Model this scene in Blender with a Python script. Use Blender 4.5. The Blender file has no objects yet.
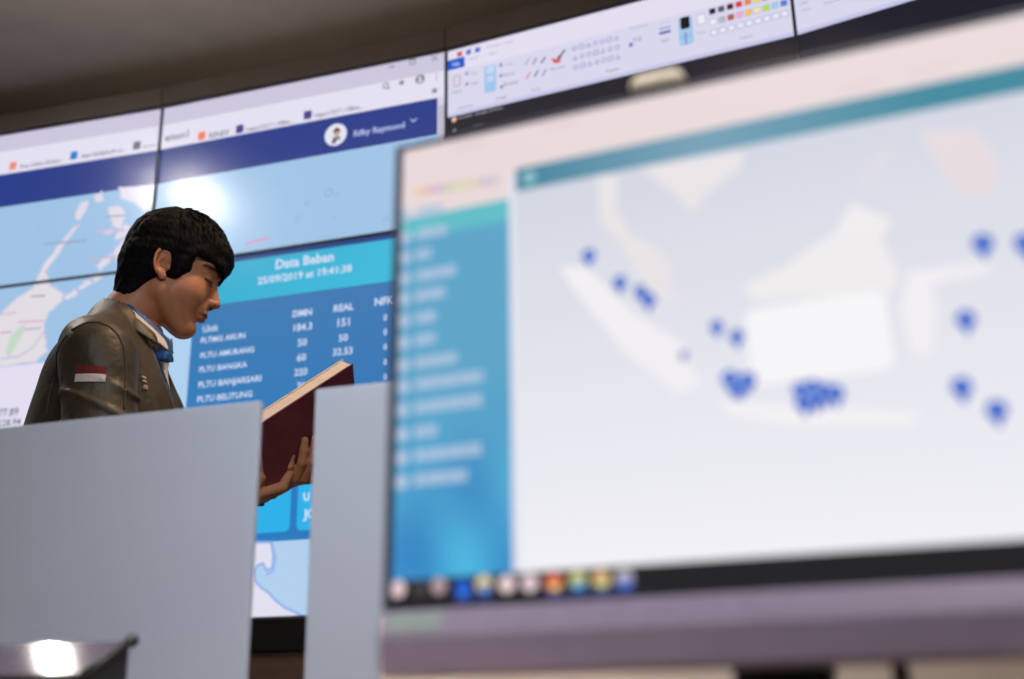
import bpy, bmesh, math, random
import numpy as np
from math import radians, sin, cos, atan, atan2, pi
from mathutils import Vector, Matrix

sc = bpy.context.scene
COL = sc.collection
random.seed(7)
rng = np.random.RandomState(11)

# ------------------------------------------------------------------ camera
F_PX, CX, CY = 1078.0, 512.0, 339.5
PITCH, ROLL, CAM_H = radians(17.5), atan(57 / 3420.0), 0.80
cam_d = bpy.data.cameras.new('camera')
cam = bpy.data.objects.new('camera', cam_d)
COL.objects.link(cam)
cam_d.sensor_width = 36.0
cam_d.lens = F_PX / 1024 * 36.0
cam_d.clip_start = 0.02
cam.location = (0, 0, CAM_H)
fwd = Vector((0, cos(PITCH), sin(PITCH)))
up0 = Vector((0, -sin(PITCH), cos(PITCH)))
rt0 = Vector((1, 0, 0))
# world up leans a little to the left of the frame
rt = rt0 * cos(ROLL) + up0 * sin(ROLL)
upv = -rt0 * sin(ROLL) + up0 * cos(ROLL)
rt, upv = rt0 * cos(ROLL) - up0 * sin(ROLL), rt0 * sin(ROLL) + up0 * cos(ROLL)
cam.matrix_world = Matrix(((rt.x, upv.x, -fwd.x, 0), (rt.y, upv.y, -fwd.y, 0),
                           (rt.z, upv.z, -fwd.z, CAM_H), (0, 0, 0, 1)))
cam_d.dof.use_dof = True
cam_d.dof.focus_distance = 1.92
cam_d.dof.aperture_fstop = 2.9
sc.camera = cam

# ------------------------------------------------------------------ view, world, lights
sc.view_settings.view_transform = 'Standard'
sc.view_settings.look = 'None'
sc.view_settings.exposure = 0.0
sc.view_settings.gamma = 1.0
sc.view_settings.use_curve_mapping = False
w = bpy.data.worlds.new('room_ambient')
sc.world = w
w.use_nodes = True
w.node_tree.nodes['Background'].inputs[0].default_value = (0.32, 0.34, 0.38, 1)
w.node_tree.nodes['Background'].inputs[1].default_value = 0.05


def area(name, loc, target, size, power, col, size_y=None, spread=None):
    d = bpy.data.lights.new(name, 'AREA')
    d.energy = power
    d.color = col
    d.size = size
    if size_y:
        d.shape = 'RECTANGLE'
        d.size_y = size_y
    if spread:
        d.spread = spread
    o = bpy.data.objects.new(name, d)
    COL.objects.link(o)
    o.location = loc
    o.rotation_euler = (Vector(target) - Vector(loc)).to_track_quat('-Z', 'Y').to_euler()
    return o


area('room_panel_light', (0.3, -1.2, 3.1), (0.0, 1.2, 0.9), 1.6, 60, (0.95, 0.96, 1.0), 1.0)
area('warm_down_light', (0.22, 1.88, 3.12), (-0.6, 2.0, 1.5), 0.16, 27, (1.0, 0.68, 0.42))
area('warm_side_light', (1.9, 0.6, 1.7), (-0.6, 2.0, 1.5), 0.35, 1.3, (1.0, 0.62, 0.40))
area('divider_fill_light', (0.0, 0.05, 2.5), (-0.15, 1.08, 1.02), 0.25, 4.9, (0.90, 0.95, 1.0), spread=radians(48))  # unseen fill added to brighten the dividers, no fitting there
area('ceiling_fill_light', (-1.3, 2.3, 2.55), (-1.3, 2.35, 3.2), 0.5, 21.0, (1.0, 0.84, 0.68))  # area light added to lift the ceiling at left, no cove built


# ------------------------------------------------------------------ pixel -> point on a real plane
def ray(x, y):
    u, v = (x - CX) / F_PX, -(y - CY) / F_PX
    d = rt * u + upv * v + fwd
    return np.array(d)


CAMP = np.array([0, 0, CAM_H])


def at_y(x, y, Y):
    r = ray(x, y)
    return r / r[1] * Y + CAMP


# ------------------------------------------------------------------ materials
def lin(c):
    return tuple(((v / 255.0) / 12.92 if v / 255.0 <= 0.04045 else ((v / 255.0 + 0.055) / 1.055) ** 2.4) for v in c)


def mat(name, rgb, rough=0.6, spec=0.5, metal=0.0, noise=0.0, nscale=30.0, bump=0.0, bscale=200.0, coat=0.0, sheen=0.0,
        stretch=None, trans=None):
    m = bpy.data.materials.new(name)
    m.use_nodes = True
    nt = m.node_tree
    b = nt.nodes['Principled BSDF']
    b.inputs['Roughness'].default_value = rough
    b.inputs['Specular IOR Level'].default_value = spec
    b.inputs['Metallic'].default_value = metal
    b.inputs['Coat Weight'].default_value = coat
    b.inputs['Sheen Weight'].default_value = sheen
    c = lin(rgb)
    tc = nt.nodes.new('ShaderNodeTexCoord')
    mp = nt.nodes.new('ShaderNodeMapping')
    nt.links.new(tc.outputs['Object'], mp.inputs[0])
    if stretch:
        mp.inputs['Scale'].default_value = stretch
    nz = nt.nodes.new('ShaderNodeTexNoise')
    nz.inputs['Scale'].default_value = nscale
    nz.inputs['Detail'].default_value = 4
    nt.links.new(mp.outputs[0], nz.inputs['Vector'])
    rp = nt.nodes.new('ShaderNodeValToRGB')
    k = noise
    rp.color_ramp.elements[0].color = tuple(v * (1 - k) for v in c) + (1,)
    rp.color_ramp.elements[1].color = tuple(min(1, v * (1 + k)) for v in c) + (1,)
    rp.color_ramp.elements[0].position = 0.3
    rp.color_ramp.elements[1].position = 0.7
    nt.links.new(nz.outputs['Fac'], rp.inputs[0])
    nt.links.new(rp.outputs[0], b.inputs['Base Color'])
    if bump:
        n2 = nt.nodes.new('ShaderNodeTexNoise')
        n2.inputs['Scale'].default_value = bscale
        n2.inputs['Detail'].default_value = 3
        nt.links.new(mp.outputs[0], n2.inputs['Vector'])
        bp = nt.nodes.new('ShaderNodeBump')
        bp.inputs['Strength'].default_value = bump
        bp.inputs['Distance'].default_value = 0.004
        nt.links.new(n2.outputs['Fac'], bp.inputs['Height'])
        nt.links.new(bp.outputs[0], b.inputs['Normal'])
    if trans:
        t = nt.nodes.new('ShaderNodeBsdfTranslucent')
        t.inputs[0].default_value = lin(rgb) + (1,)
        mx = nt.nodes.new('ShaderNodeMixShader')
        mx.inputs[0].default_value = trans
        nt.links.new(b.outputs[0], mx.inputs[1])
        nt.links.new(t.outputs[0], mx.inputs[2])
        nt.links.new(mx.outputs[0], nt.nodes['Material Output'].inputs[0])
    return m


def screen_mat(name, rough, strength, spec=0.5):
    m = bpy.data.materials.new(name)
    m.use_nodes = True
    nt = m.node_tree
    b = nt.nodes['Principled BSDF']
    b.inputs['Base Color'].default_value = (0.01, 0.01, 0.012, 1)
    b.inputs['Roughness'].default_value = rough
    b.inputs['Specular IOR Level'].default_value = spec
    a = nt.nodes.new('ShaderNodeAttribute')
    a.attribute_name = 'Col'
    nt.links.new(a.outputs['Color'], b.inputs['Emission Color'])
    b.inputs['Emission Strength'].default_value = strength
    return m


def vcol_mat(name, rough, spec=0.4, bump=0.0, bscale=300, sss=0.0):
    m = mat(name, (128, 128, 128), rough, spec, bump=bump, bscale=bscale)
    nt = m.node_tree
    b = nt.nodes['Principled BSDF']
    a = nt.nodes.new('ShaderNodeAttribute')
    a.attribute_name = 'Col'
    nz = nt.nodes.new('ShaderNodeTexNoise')
    nz.inputs['Scale'].default_value = 60
    nz.inputs['Detail'].default_value = 4
    mr = nt.nodes.new('ShaderNodeMapRange')
    mr.inputs['To Min'].default_value = 0.85
    mr.inputs['To Max'].default_value = 1.12
    nt.links.new(nz.outputs['Fac'], mr.inputs['Value'])
    ml = nt.nodes.new('ShaderNodeVectorMath')
    ml.operation = 'SCALE'
    nt.links.new(a.outputs['Color'], ml.inputs[0])
    nt.links.new(mr.outputs[0], ml.inputs['Scale'])
    nt.links.new(ml.outputs[0], b.inputs['Base Color'])
    if sss:
        b.inputs['Subsurface Weight'].default_value = sss
        b.inputs['Subsurface Radius'].default_value = (0.010, 0.004, 0.002)
        b.inputs['Subsurface Scale'].default_value = 0.6
    return m


M = {}
M['wallscreen'] = screen_mat('video_wall_glass', 0.25, 1.0, 0.4)
M['monscreen'] = screen_mat('monitor_glass', 0.5, 1.0, 0.3)
M['black'] = mat('black_plastic', (18, 18, 22), 0.45, noise=0.1)
M['bezel'] = mat('thin_bezel', (62, 66, 86), 0.5, noise=0.1)
M['monbezel'] = mat('monitor_bezel', (60, 58, 72), 0.42, noise=0.08)
M['chin'] = mat('monitor_chin', (160, 143, 164), 0.38, metal=0.1, noise=0.05, nscale=60)
M['ceiling'] = mat('ceiling_paint', (140, 130, 122), 0.9, noise=0.06, nscale=6)
M['header'] = mat('header_panel', (62, 54, 50), 0.6, noise=0.1, nscale=8)
M['wall'] = mat('wall_paint', (120, 112, 106), 0.85, noise=0.06, nscale=5)
M['floor'] = mat('floor_carpet', (74, 72, 74), 0.95, noise=0.25, nscale=250, bump=0.5, bscale=400)
M['brown'] = mat('brown_base', (92, 74, 66), 0.6, noise=0.12, nscale=10, stretch=(1, 1, 12))
M['frost'] = mat('frosted_panel', (168, 172, 184), 0.55, 0.3, noise=0.03, nscale=4, trans=0.35)
M['alu'] = mat('aluminium', (170, 172, 178), 0.35, metal=0.9, noise=0.05)
M['desk'] = mat('desk_laminate', (190, 172, 150), 0.5, noise=0.06, nscale=12, stretch=(1, 10, 1))
M['beige'] = mat('beige_laminate', (230, 208, 190), 0.6, noise=0.05, nscale=15)
M['darkgloss'] = mat('dark_gloss', (84, 76, 90), 0.07, 0.6, noise=0.05, coat=0.3)
M['skin'] = vcol_mat('skin', 0.48, 0.35, bump=0.05, bscale=500, sss=0.12)
M['hair'] = mat('black_hair', (11, 10, 11), 0.68, 0.12, noise=0.4, nscale=160, bump=0.7, bscale=220, stretch=(1, 1, 0.3))
M['jacket'] = mat('olive_jacket', (60, 51, 36), 0.50, 0.42, noise=0.25, nscale=22, bump=0.8, bscale=38, sheen=0.1)
M['shirt'] = mat('white_shirt', (222, 214, 208), 0.8, noise=0.04, nscale=80)
M['blue'] = mat('blue_lanyard', (40, 100, 165), 0.6, noise=0.5, nscale=60)
M['red'] = mat('red_patch', (110, 24, 30), 0.8, noise=0.1, bump=0.3)
M['white'] = mat('white_patch', (205, 198, 196), 0.8, noise=0.05, bump=0.3)
M['thread'] = mat('white_thread', (176, 160, 134), 0.8, noise=0.1)
M['trouser'] = mat('dark_trousers', (34, 34, 42), 0.85, noise=0.2, nscale=60)
M['shoe'] = mat('black_leather', (20, 18, 18), 0.35, noise=0.1)
M['cover'] = mat('maroon_cover', (122, 58, 70), 0.5, noise=0.15, nscale=25)
M['pages'] = mat('cream_pages', (228, 214, 204), 0.85, noise=0.12, nscale=8, stretch=(1, 1, 90))
M['lampbody'] = mat('lamp_housing', (210, 208, 204), 0.5, noise=0.03)
M['cream'] = mat('cream_plastic', (226, 206, 176), 0.5, noise=0.03)
M['sticker'] = mat('pale_sticker', (152, 160, 156), 0.6, noise=0.08, nscale=60)


def emit_mat(name, rgb, s):
    m = mat(name, rgb, 0.4)
    b = m.node_tree.nodes['Principled BSDF']
    b.inputs['Emission Color'].default_value = lin(rgb) + (1,)
    b.inputs['Emission Strength'].default_value = s
    return m


# ------------------------------------------------------------------ object helpers
def link(o, parent=None):
    COL.objects.link(o)
    if parent is not None:
        o.parent = parent
    return o


def thing(name, label, cat, loc=(0, 0, 0), rotz=0.0, group=None):
    o = bpy.data.objects.new(name, None)
    o.empty_display_size = 0.05
    COL.objects.link(o)
    o.location = loc
    o.rotation_euler = (0, 0, rotz)
    return tag(o, label, cat, group)


def tag(o, label, cat, group=None):
    o['label'] = label
    o['category'] = cat
    if group:
        o['group'] = group
    return o


def obj(name, bm, m, parent=None, smooth=False, bevel=0.0):
    me = bpy.data.meshes.new(name)
    bmesh.ops.recalc_face_normals(bm, faces=bm.faces)
    bm.to_mesh(me)
    bm.free()
    o = bpy.data.objects.new(name, me)
    me.materials.append(m)
    if smooth:
        me.polygons.foreach_set('use_smooth', [True] * len(me.polygons))
    link(o, parent)
    if bevel:
        b = o.modifiers.new('bevel', 'BEVEL')
        b.width = bevel
        b.segments = 2
        b.limit_method = 'ANGLE'
    return o


def struct(o):
    o['kind'] = 'structure'
    return o


def add_box(bm, c, s, ax=None):
    """box with centre c, full sizes s, optional axes matrix rows"""
    A = [Vector((1, 0, 0)), Vector((0, 1, 0)), Vector((0, 0, 1))] if ax is None else [Vector(a) for a in ax]
    c = Vector(c)
    vs = [bm.verts.new(c + A[0] * (sx * s[0] / 2) + A[1] * (sy * s[1] / 2) + A[2] * (sz * s[2] / 2))
          for sx in (-1, 1) for sy in (-1, 1) for sz in (-1, 1)]
    for f in ((0, 1, 3, 2), (4, 6, 7, 5), (0, 4, 5, 1), (2, 3, 7, 6), (0, 2, 6, 4), (1, 5, 7, 3)):
        bm.faces.new([vs[i] for i in f])


def box(name, c, s, m, parent=None, ax=None, bevel=0.0):
    bm = bmesh.new()
    add_box(bm, c, s, ax)
    return obj(name, bm, m, parent, bevel=bevel)


def add_tube(bm, pts, r, seg=10, cap=True):
    pts = [Vector(p) for p in pts]
    rings = []
    n = len(pts)
    rr = r if isinstance(r, (list, tuple)) else [r] * n
    pu = None
    for i, p in enumerate(pts):
        t = (pts[min(i + 1, n - 1)] - pts[max(i - 1, 0)]).normalized()
        u = pu - t * pu.dot(t) if pu is not None else t.orthogonal()
        u.normalize()
        pu = u
        v = t.cross(u)
        rings.append([bm.verts.new(p + (u * cos(2 * pi * k / seg) + v * sin(2 * pi * k / seg)) * rr[i]) for k in range(seg)])
    for a, b in zip(rings[:-1], rings[1:]):
        for k in range(seg):
            bm.faces.new((a[k], a[(k + 1) % seg], b[(k + 1) % seg], b[k]))
    if cap:
        bm.faces.new(rings[0][::-1])
        bm.faces.new(rings[-1])


def add_cyl(bm, c, r, h, axis=(0, 0, 1), seg=24, r2=None):
    c, a = Vector(c), Vector(axis).normalized()
    add_tube(bm, [c - a * h / 2, c + a * h / 2], [r, r2 if r2 else r], seg)


# ------------------------------------------------------------------ flat graphics for screens (vector shapes clipped to each screen)
class Page:
    """collects flat polygons (s, t, colour, layer) in the plane of a screen"""

    def __init__(self, topt=None):
        self.items = []

    def poly(self, pts, col, layer=1):
        self.items.append((np.array(pts, float), [lin(col)] * len(pts), layer))

    def gpoly(self, pts, cols, layer=1):
        self.items.append((np.array(pts, float), [lin(c) for c in cols], layer))

    def rect(self, s0, t0, s1, t1, col, layer=1):
        self.poly([(s0, t0), (s1, t0), (s1, t1), (s0, t1)], col, layer)

    def rrect(self, s0, t0, s1, t1, r, col, layer=1):
        pts = []
        for cx, cy, a0 in ((s1 - r, t1 - r, 0), (s0 + r, t1 - r, 90), (s0 + r, t0 + r, 180), (s1 - r, t0 + r, 270)):
            for k in range(5):
                a = radians(a0 + k * 22.5)
                pts.append((cx + r * cos(a), cy + r * sin(a)))
        self.poly(pts, col, layer)

    def disc(self, s, t, r, col, layer=1, n=16, rt_=None):
        self.poly([(s + r * cos(2 * pi * k / n), t + (rt_ or r) * sin(2 * pi * k / n)) for k in range(n)], col, layer)

    def line(self, pts, wd, col, layer=1):
        for (a, b) in zip(pts[:-1], pts[1:]):
            a, b = np.array(a, float), np.array(b, float)
            d = b - a
            L = np.linalg.norm(d)
            if L < 1e-9:
                continue
            n = np.array([-d[1], d[0]]) / L * wd / 2
            e = d / L * wd * 0.3
            self.poly([a - n - e, b - n + e, b + n + e, a + n - e], col, layer)

    def shape(self, pts, col, layer=1, outline=None, ow=0.004):
        """concave outline -> triangles"""
        from mathutils.geometry import tessellate_polygon
        v = [Vector((p[0], p[1], 0)) for p in pts]
        for tri in tessellate_polygon([v]):
            self.poly([pts[i] for i in tri], col, layer)
        if outline:
            self.line(list(pts) + [pts[0]], ow, outline, layer + 1)

    def text(self, s, s0, t0, width, col, layer=3, bold=0.0, hfac=1.0, height=None):
        tris, wd = glyphs(s, bold)
        k = width / wd if width else height / 0.7
        kh = k * hfac if height is None else height / 0.7
        for tr in tris:
            self.poly([(s0 + p[0] * k, t0 + p[1] * kh) for p in tr], col, layer)

    def build(self, name, s0, t0, s1, t1, P, U, V, N, m, parent, lift=0.00025):
        """clip to a rectangle and lay it in the plane P + s U + t V"""
        verts, faces, cols = [], [], []
        for pts, cc, layer in self.items:
            if pts[:, 0].max() < s0 or pts[:, 0].min() > s1 or pts[:, 1].max() < t0 or pts[:, 1].min() > t1:
                continue
            pc = [(p[0], p[1]) + tuple(c) for p, c in zip(pts, cc)]
            for ax, lim, sg in ((0, s0, 1), (0, s1, -1), (1, t0, 1), (1, t1, -1)):
                out = []
                for i in range(len(pc)):
                    a, b = pc[i - 1], pc[i]
                    da, db = (a[ax] - lim) * sg, (b[ax] - lim) * sg
                    if (da >= 0) != (db >= 0):
                        f = da / (da - db)
                        out.append(tuple(a[k] + (b[k] - a[k]) * f for k in range(5)))
                    if db >= 0:
                        out.append(b)
                pc = out
                if len(pc) < 3:
                    break
            if len(pc) < 3:
                continue
            base = len(verts)
            for p in pc:
                q = P + U * p[0] + V * p[1] + N * (lift * layer)
                verts.append(tuple(q))
                cols.append((p[2], p[3], p[4], 1.0))
            faces.append(tuple(range(base, base + len(pc))))
        me = bpy.data.meshes.new(name)
        me.from_pydata(verts, [], faces)
        ca = me.color_attributes.new('Col', 'FLOAT_COLOR', 'POINT')
        ca.data.foreach_set('color', np.array(cols, 'f').ravel())
        me.materials.append(m)
        o = bpy.data.objects.new(name, me)
        link(o, parent)
        return o


_gc = {}


def glyphs(s, bold):
    key = (s, bold)
    if key in _gc:
        return _gc[key]
    cu = bpy.data.curves.new('lettering', 'FONT')
    cu.body = s
    cu.offset = bold
    cu.resolution_u = 2
    o = bpy.data.objects.new('lettering', cu)
    COL.objects.link(o)
    dg = bpy.context.evaluated_depsgraph_get()
    me = o.evaluated_get(dg).to_mesh()
    v = [(p.co.x, p.co.y) for p in me.vertices]
    me.calc_loop_triangles()
    tris = [[v[i] for i in t.vertices] for t in me.loop_triangles]
    mn = min(p[0] for p in v)
    mx_ = max(p[0] for p in v)
    tris = [[(p[0] - mn, p[1]) for p in t] for t in tris]
    o.evaluated_get(dg).to_mesh_clear()
    bpy.data.objects.remove(o)
    bpy.data.curves.remove(cu)
    _gc[key] = (tris, mx_ - mn)
    return _gc[key]


# ------------------------------------------------------------------ the curved video wall: four facets of three screens
ZROW = [3.0208, 2.325, 1.665, 1.0054]
PB = np.array([-1.39134, 3.85193, 0])
PC = np.array([-0.22591, 3.47452, 0])
PD = np.array([0.91815, 2.98313, 0])
a0 = radians(-15.24)
PA = PB - 1.225 * np.array([cos(a0), sin(a0), 0])
a3 = radians(-29.85)
PE = PD + 1.235 * np.array([cos(a3), sin(a3), 0])
PTS = [PA, PB, PC, PD, PE]
FAC = []
for i in range(4):
    U = PTS[i + 1] - PTS[i]
    L = np.linalg.norm(U)
    U = U / L
    FAC.append((PTS[i], U, np.array([U[1], -U[0], 0.0]), L))   # normal faces the room
UP = np.array([0, 0, 1.0])


def on(i, x, y):
    """pixel -> (distance along facet i, height)"""
    P, U, N, L = FAC[i]
    r = ray(x, y)
    t = np.dot(P - CAMP, N) / np.dot(r, N)
    q = r * t + CAMP
    return float(np.dot(q - P, U)), float(q[2])


# ---- structure
LAMP = np.array([-2.25, 3.02, 3.19])
ROOM = (-4.6, 3.6, -3.2)       # left, right, rear
b = bmesh.new(); add_box(b, (-0.5, 1.0, -0.02), (8.2, 8.6, 0.04)); struct(obj('floor', b, M['floor']))
b = bmesh.new(); add_box(b, (-0.5, 1.0, 3.23), (8.2, 8.6, 0.06)); struct(obj('ceiling', b, M['ceiling']))
b = bmesh.new(); add_box(b, (-4.63, 1.0, 1.6), (0.06, 8.6, 3.2)); struct(obj('wall_left', b, M['wall']))
b = bmesh.new(); add_box(b, (3.63, 1.0, 1.6), (0.06, 8.6, 3.2)); struct(obj('wall_right', b, M['wall']))
b = bmesh.new(); add_box(b, (-0.5, -3.23, 1.6), (8.2, 0.06, 3.2)); struct(obj('wall_rear', b, M['wall']))
# wall behind the screens follows their curve
DEP = 0.10
back = [PA + np.array([-2.1, 0.45, 0])] + PTS + [PE + np.array([1.75, -1.15, 0])]
b = bmesh.new()
for i in range(len(back) - 1):
    U = back[i + 1] - back[i]
    L = np.linalg.norm(U); U = U / L
    N = np.array([U[1], -U[0], 0])
    c = (back[i] + back[i + 1]) / 2 - N * (DEP + 0.05) + UP * 1.6
    add_box(b, c, (L + 0.12, 0.06, 3.2), (U, N, UP))
struct(obj('wall_back', b, M['header']))

# trim over and under the screens, and the brown base below, one run per facet
for i, (P, U, N, L) in enumerate(FAC):
    mid = P + U * L / 2
    for nm, z0, z1, pr, m in (('header', ZROW[0] + 0.002, 3.105, 0.012, M['header']),
                              ('footer', 0.90, ZROW[3] - 0.002, 0.012, M['black'])):
        b = bmesh.new()
        add_box(b, mid + N * (pr - 0.06) + UP * ((z0 + z1) / 2), (L - 0.004, 0.12, z1 - z0), (U, N, UP))
        o = obj('trim_%d' % (i + (1 if nm == 'header' else 5)), b, m, bevel=0.002)
        struct(o)
    b = bmesh.new()
    add_box(b, mid + N * -0.06 + UP * 0.448, (L - 0.004, 0.12, 0.896), (U, N, UP))
    struct(obj('baseboard_video_wall_%d' % (i + 1), b, M['brown'], bevel=0.002))

# ---- graphics
pages = [Page() for _ in range(4)]
GREY, WHITE, NAVY, SEA = (203, 198, 220), (226, 223, 240), (34, 58, 136), (158, 194, 228)
LAND, LAV = (224, 220, 226), (226, 222, 240)
ZT = ZROW[0]
for i in (0, 1):
    p = pages[i]
    L = FAC[i][3]
    p.rect(0, 1.0, L, 3.03, LAV, 0)
    p.rect(0, 2.94, L, 3.03, GREY, 1)
    p.rect(0, 2.832, L, 2.94, WHITE, 1)
    p.rect(0, 2.682, L if i == 0 else L - 0.035, 2.832, NAVY, 1)
    p.rect(0, 1.99, L, 2.682, SEA, 1)


def px(i, pts):
    return [on(i, *q) for q in pts]


def jag(pts, amp, seed=1, n=3):
    r = np.random.RandomState(seed)
    out = []
    for k in range(len(pts)):
        a, b_ = np.array(pts[k], float), np.array(pts[(k + 1) % len(pts)], float)
        for j in range(n):
            out.append(tuple(a + (b_ - a) * j / n + r.uniform(-amp, amp, 2)))
    return out


def crop(ox, oy, k, pts):
    return [(ox + a / k, oy + c / k) for a, c in pts]


def wtext(i, s, x0, x1, y, col, layer=3, bold=0.01, hfac=1.0):
    """lettering whose baseline starts at pixel (x0, y) and whose width spans x0..x1"""
    sa, z = on(i, x0, y)
    P, U, N, L = FAC[i]
    sb = on(i, x1, y)[0]
    pages[i].text(s, sa, z, sb - sa, col, layer, bold, hfac)


# left map land
K = 3.394
big = crop(0, 170, K, [(-60, 560), (0, 490), (60, 430), (110, 400), (140, 330), (160, 295), (205, 245), (250, 190), (270, 185),
                       (215, 250), (175, 310), (152, 345), (165, 392), (215, 420), (205, 445), (160, 480), (145, 520),
                       (150, 570), (156, 612), (120, 650), (30, 664), (-60, 668)])
pages[0].shape(px(0, jag(big, 1.1, 3)), LAND, 2, (206, 200, 228), 0.006)
isles = [[(365, 125), (400, 118), (425, 150), (410, 200), (385, 190), (372, 160)],
         [(270, 110), (300, 105), (290, 135), (268, 170), (250, 160)],
         [(400, 60), (460, 55), (522, 50), (520, 120), (490, 140), (455, 110), (410, 95)],
         [(315, 85), (345, 70), (350, 100), (325, 108)],
         [(385, 262), (420, 235), (440, 260), (400, 300), (380, 295)],
         [(345, 300), (380, 280), (372, 310), (335, 340), (325, 325)],
         [(400, 205), (425, 180), (440, 190), (420, 225), (385, 235)],
         [(210, 430), (250, 405), (265, 415), (230, 440)], [(262, 392), (300, 372), (310, 382), (270, 405)],
         [(310, 365), (345, 345), (350, 356), (318, 378)], [(350, 205), (380, 198), (378, 212), (352, 216)]]
for n_, q in enumerate(isles):
    pages[0].shape(px(0, jag(crop(0, 170, K, q), 1.0, n_)), (221, 218, 230), 2, (204, 200, 230), 0.005)
for q, c in (([(320, 207), (420, 203)], (214, 178, 212)), ([(150, 250), (290, 238)], (150, 160, 190)), ([(305, 300), (395, 292)], (200, 180, 190)),
             ([(0, 490), (50, 482)], (222, 178, 205)), ([(60, 515), (145, 510)], (222, 170, 195)), ([(0, 552), (35, 548)], (214, 160, 190)),
             ([(105, 428), (150, 425)], (160, 165, 175)), ([(75, 540), (135, 535)], (190, 170, 190)), ([(360, 157), (425, 152)], (150, 165, 170)),
             ([(0, 640), (60, 632), (110, 600), (150, 540)], (200, 190, 222))):
    pages[0].line(px(0, crop(0, 170, K, q)), 0.007, c, 4)
pages[0].shape(px(0, crop(0, 170, K, [(35, 560), (75, 520), (85, 535), (50, 600), (25, 640), (15, 610)])), (196, 216, 200), 4)
for q in ((55, 205), (110, 200)):
    pages[0].disc(*on(0, q[0] / K, 170 + q[1] / K), 0.012, (172, 190, 226), 2)
wtext(0, '277.89', -8, 17, 417, (96, 92, 120), 3, 0.01)
wtext(0, '2228.94', -8, 19, 427, (96, 92, 120), 3, 0.01)
# bookmarks bar
for i, s, x0, x1, y, ic, icol in ((0, 'Free Online Diction...', 19, 61, 168, 12, (236, 140, 120)), (0, 'https://ptlkjsk.pln.co...', 80, 124, 157.5, 73, (40, 130, 200)),
                                  (0, 'http://www.ajib', 142, 160, 147.5, 136, (110, 110, 120)), (1, 'emon1', 164, 187, 141, None, None),
                                  (1, 'RENEV', 208, 228, 138, 201, (240, 130, 100)), (1, 'https://10.7.1.198/w...', 246, 292, 131, 239, (70, 66, 140)),
                                  (1, 'https://10.7.1.198/w...', 314, 362, 117, 307, (70, 66, 140))):
    wtext(i, s, x0, x1, y, (104, 102, 118), 3, 0.012, 1.15)
    if ic is not None:
        a, z = on(i, ic, y - 2)
        pages[i].rrect(a - 0.017, z - 0.015, a + 0.017, z + 0.021, 0.006, icol, 3)
# window buttons and browser icons
for xx, yy, kind in ((391, 66, 'min'), (412, 61, 'max'), (434, 57.5, 'x'), (385, 85, 'mag'), (401, 82, 'star'), (419.5, 78.5, 'user'), (436, 76, 'dots'), (434, 90, 'star')):
    a, z = on(1, xx, yy)
    p = pages[1]
    g = (128, 126, 140)
    if kind == 'min':
        p.rect(a - 0.012, z - 0.003, a + 0.012, z + 0.003, g, 3)
    elif kind == 'max':
        p.rect(a - 0.012, z - 0.012, a + 0.012, z + 0.012, g, 3); p.rect(a - 0.008, z - 0.008, a + 0.008, z + 0.006, GREY, 4)
    elif kind == 'x':
        p.line([(a - 0.011, z - 0.011), (a + 0.011, z + 0.011)], 0.004, g, 3); p.line([(a - 0.011, z + 0.011), (a + 0.011, z - 0.011)], 0.004, g, 3)
    elif kind == 'mag':
        p.disc(a, z, 0.013, g, 3); p.disc(a, z, 0.008, WHITE, 4); p.line([(a + 0.008, z - 0.008), (a + 0.017, z - 0.017)], 0.005, g, 3)
    elif kind == 'star':
        p.poly([(a + (0.015 if k % 2 == 0 else 0.007) * sin(pi * k / 5), z + (0.015 if k % 2 == 0 else 0.007) * cos(pi * k / 5)) for k in range(10)], g, 3)
    elif kind == 'user':
        p.disc(a, z, 0.019, g, 3); p.disc(a, z + 0.005, 0.006, WHITE, 4); p.disc(a, z - 0.008, 0.009, WHITE, 4, rt_=0.005)
    else:
        for k in (-1, 0, 1):
            p.disc(a, z + 0.012 * k, 0.003, g, 3, 8)
p = pages[1]
L1 = FAC[1][3]
p.rect(L1 - 0.035, 1.0, L1, 2.832, (214, 210, 226), 2)
p.rect(L1 - 0.031, 2.62, L1 - 0.006, 2.80, (190, 186, 206), 3)
# account picture and name
a, z = on(1, 335, 134)
p.disc(a, z, 0.046, (226, 226, 240), 2, 24)
p.disc(a + 0.004, z + 0.014, 0.014, (50, 40, 46), 3)
p.disc(a + 0.004, z + 0.004, 0.011, (196, 150, 128), 4)
p.shape([(a - 0.016, z - 0.036), (a - 0.01, z - 0.01), (a + 0.016, z - 0.008), (a + 0.02, z - 0.03), (a + 0.008, z - 0.018), (a, z - 0.036)], (90, 92, 104), 3)
wtext(1, 'Rifky Raymond', 353, 404, 136, (170, 184, 226), 3, 0.03)
a, z = on(1, 413, 119.5)
p.line([(a - 0.012, z + 0.006), (a, z - 0.006), (a + 0.012, z + 0.006)], 0.004, (190, 200, 236), 3)
# upper right map
for xx, yy, rr in ((328, 192, .017), (336, 194, .009), (306, 202, .012), (296, 219, .011), (333, 218, .009), (385, 218, .011), (300, 214, .006)):
    a, z = on(1, xx, yy)
    p.disc(a, z, rr, (138, 172, 222), 2); p.disc(a, z, rr * 0.72, SEA, 3)
p.line([on(1, 246, 243), on(1, 254, 240.5), on(1, 267, 238)], 0.010, (214, 150, 198), 3)
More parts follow.
